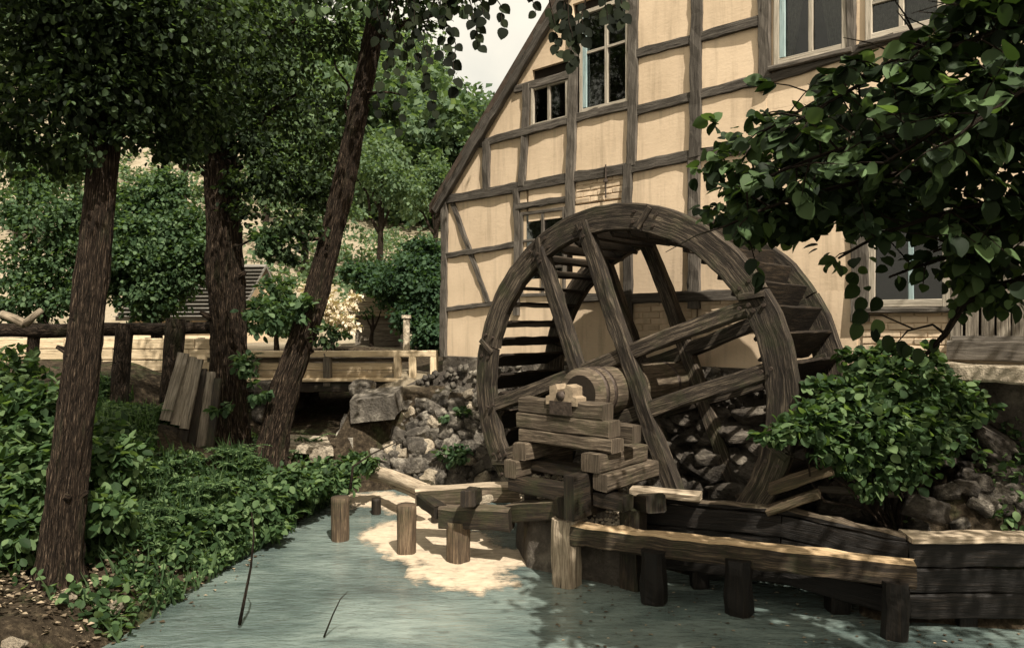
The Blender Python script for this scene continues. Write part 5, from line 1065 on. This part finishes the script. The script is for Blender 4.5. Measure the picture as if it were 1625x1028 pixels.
# shrubs spilling over the water edge and tall plants at the left edge
cl = [C(505, 755, 9.9, .36, 900), C(570, 735, 10.2, .25, 450), C(460, 770, 9.3, .36, 900), C(400, 800, 8.6, .36, 900), C(330, 830, 8.0, .34, 850), C(270, 860, 7.5, .28, 600), C(540, 765, 9.8, .22, 350), C(420, 830, 8.5, .25, 400)]
foliage('overhanging_plants', [(c, (r, r, r * .55), n) for c, r, n in cl], .095, M['leaf_ground'], None, L_OVAL, 1.0, 10, .22, .5, up=1.3)
tag(bpy.data.objects['overhanging_plants'], 'light green plants hanging over the water along the left bank', 'ground cover', kind='stuff')
cl = [C(40, 660, 7.4, .42, 900), C(30, 760, 6.8, .40, 800), C(60, 720, 7.2, .35, 600), C(165, 700, 8.4, .3, 450), C(180, 730, 7.6, .3, 500), C(20, 600, 7.8, .35, 500), C(180, 810, 6.9, .26, 350), C(40, 840, 6.5, .25, 350)]
foliage('tall_plants', [(c, (r, r, r * .8), n) for c, r, n in cl], .11, M['leaf_ground'], None, L_OVAL, 1.0, 9, .22, .4, up=1.2)
tag(bpy.data.objects['tall_plants'], 'taller broad plants round the foot of the first trunk', 'ground cover', kind='stuff')
# fallen leaves and chips along the water edge
n = 1300; x = np.random.uniform(-5.2, -2.6, n * 3); y = np.random.uniform(5.6, 8.2, n * 3); sd = poly_sd(x, y); ok = (sd > -.35) & (np.random.rand(n * 3) < np.where(sd < 0, .10, .7)); x, y, sd = x[ok], y[ok], sd[ok]
h = np.where(sd < 0, .012, np.maximum(height(x, y), .012) + .03); n = len(x)
o = leaf_mesh('leaf_litter', np.stack([x, y, h], -1), frames(rdir(n) * np.array([1, 1, .15]), rdir(n) * .35 + np.array([0, 0, 1])), np.random.uniform(.025, .07, n), L_DIA, M['leaf_litter']); tag(o, 'fallen leaves and chips scattered along the left water edge', 'leaf litter', kind='stuff')
n = 260; x = np.random.uniform(.4, 4.6, n * 3); y = np.random.uniform(5.5, 7.2, n * 3); ok = poly_sd(x, y) < -.1; x, y = x[ok][:n], y[ok][:n]; n = len(x)
o = leaf_mesh('floating_chips', np.stack([x, y, np.full(n, .008)], -1), frames(rdir(n) * np.array([1, 1, .02]), np.tile([0., 0, 1], (n, 1))), np.random.uniform(.015, .05, n), L_DIA, M['leaf_litter']); tag(o, 'pale chips and leaves floating on the dark water at the right', 'floating chips', kind='stuff')
for k, (px, py, s) in enumerate([(106, 950, .11), (182, 934, .15), (60, 885, .16), (62, 912, .14), (22, 990, .12)]):
    q = G(px, py, .3 if k < 2 else .4); q.z = max(.06, hz(q.x, q.y)) + .03; o = rock('stone', q, (s * 1.3, s, s * .6), 'stone_pale'); tag(o, ['small pale stone at the root of the nearest trunk', 'pale flat stone between the nearest trunk and the water', 'upper pale stone left of the nearest trunk foot', 'lower pale stone left of the nearest trunk foot', 'pale stone in the bottom left corner'][k], 'stone')
n = 900; x = np.random.uniform(3.2, 6.0, n * 4); y = np.random.uniform(6.4, 7.6, n * 4); hh = height(x, y); ok = (poly_sd(x, y) > .03) & (hh < 2.0) & (vnoise(x, y, 1.6) > -.02); x, y, hh = x[ok][:n], y[ok][:n], hh[ok][:n]; n = len(x)
p = np.stack([x, y, hh + np.random.rand(n) * .22], -1)
o = leaf_mesh('bank_weeds', p, leaf_rot(n, np.tile([0, -.4, 0], (n, 1)), .2, 1.1), np.random.uniform(.04, .10, n), L_OVAL, M['leaf_ground']); tag(o, 'loose weeds growing over the right bank round the shrub', 'ground cover', kind='stuff')
# ferns in the wall joints
for k, (px, py, d) in enumerate([(728, 660, 11.6), (730, 722, 11.3), (716, 718, 11.3)]):
    t = thing('wall_fern', ['upper green tuft growing in the stone wall left of the wheel', 'lower right green tuft growing in the stone wall left of the wheel', 'lower left green tuft growing in the stone wall left of the wheel'][k], 'plant', P(px, py, d))
    foliage('leaves', [(P(px, py, d - .12), (.24, .1, .13), 90)], .10, M['leaf_mid'], t)
# thin stems in front of the water
def stem(pts, r, label):
    mb = MB(); mb.tube(pts, [r * (1 - .7 * k / (len(pts) - 1)) for k in range(len(pts))], 6); mb.top('bare_stem', M['bark_dark'], pts[0], label, 'stem', None, True)
stem([P(380, 990, 6.2), P(388, 950, 6.2), P(398, 900, 6.2), P(403, 850, 6.2), P(399, 812, 6.2)], .016, 'thin bare stem rising from the water in front of the leafy bank')
stem([P(514, 1010, 6.0), P(528, 975, 6.0), P(540, 950, 6.0), P(552, 938, 6.0)], .008, 'tiny bare twig sticking out of the water at the bottom of the picture')
stem([P(556, 775, 9.6), P(560, 740, 9.6), P(590, 720, 9.9), P(632, 700, 10.4)], .022, 'grey dead twig leaning from the bank to the stone wall')
for o in list(scn.objects):
    if o.type == 'MESH' and len(o.data.materials) == 0: o.data.materials.append(M['beam'])
print('objects', len(scn.objects), 'tris', sum(len(p.vertices) - 2 for me in {o.data for o in scn.objects if o.type == 'MESH'} for p in me.polygons))
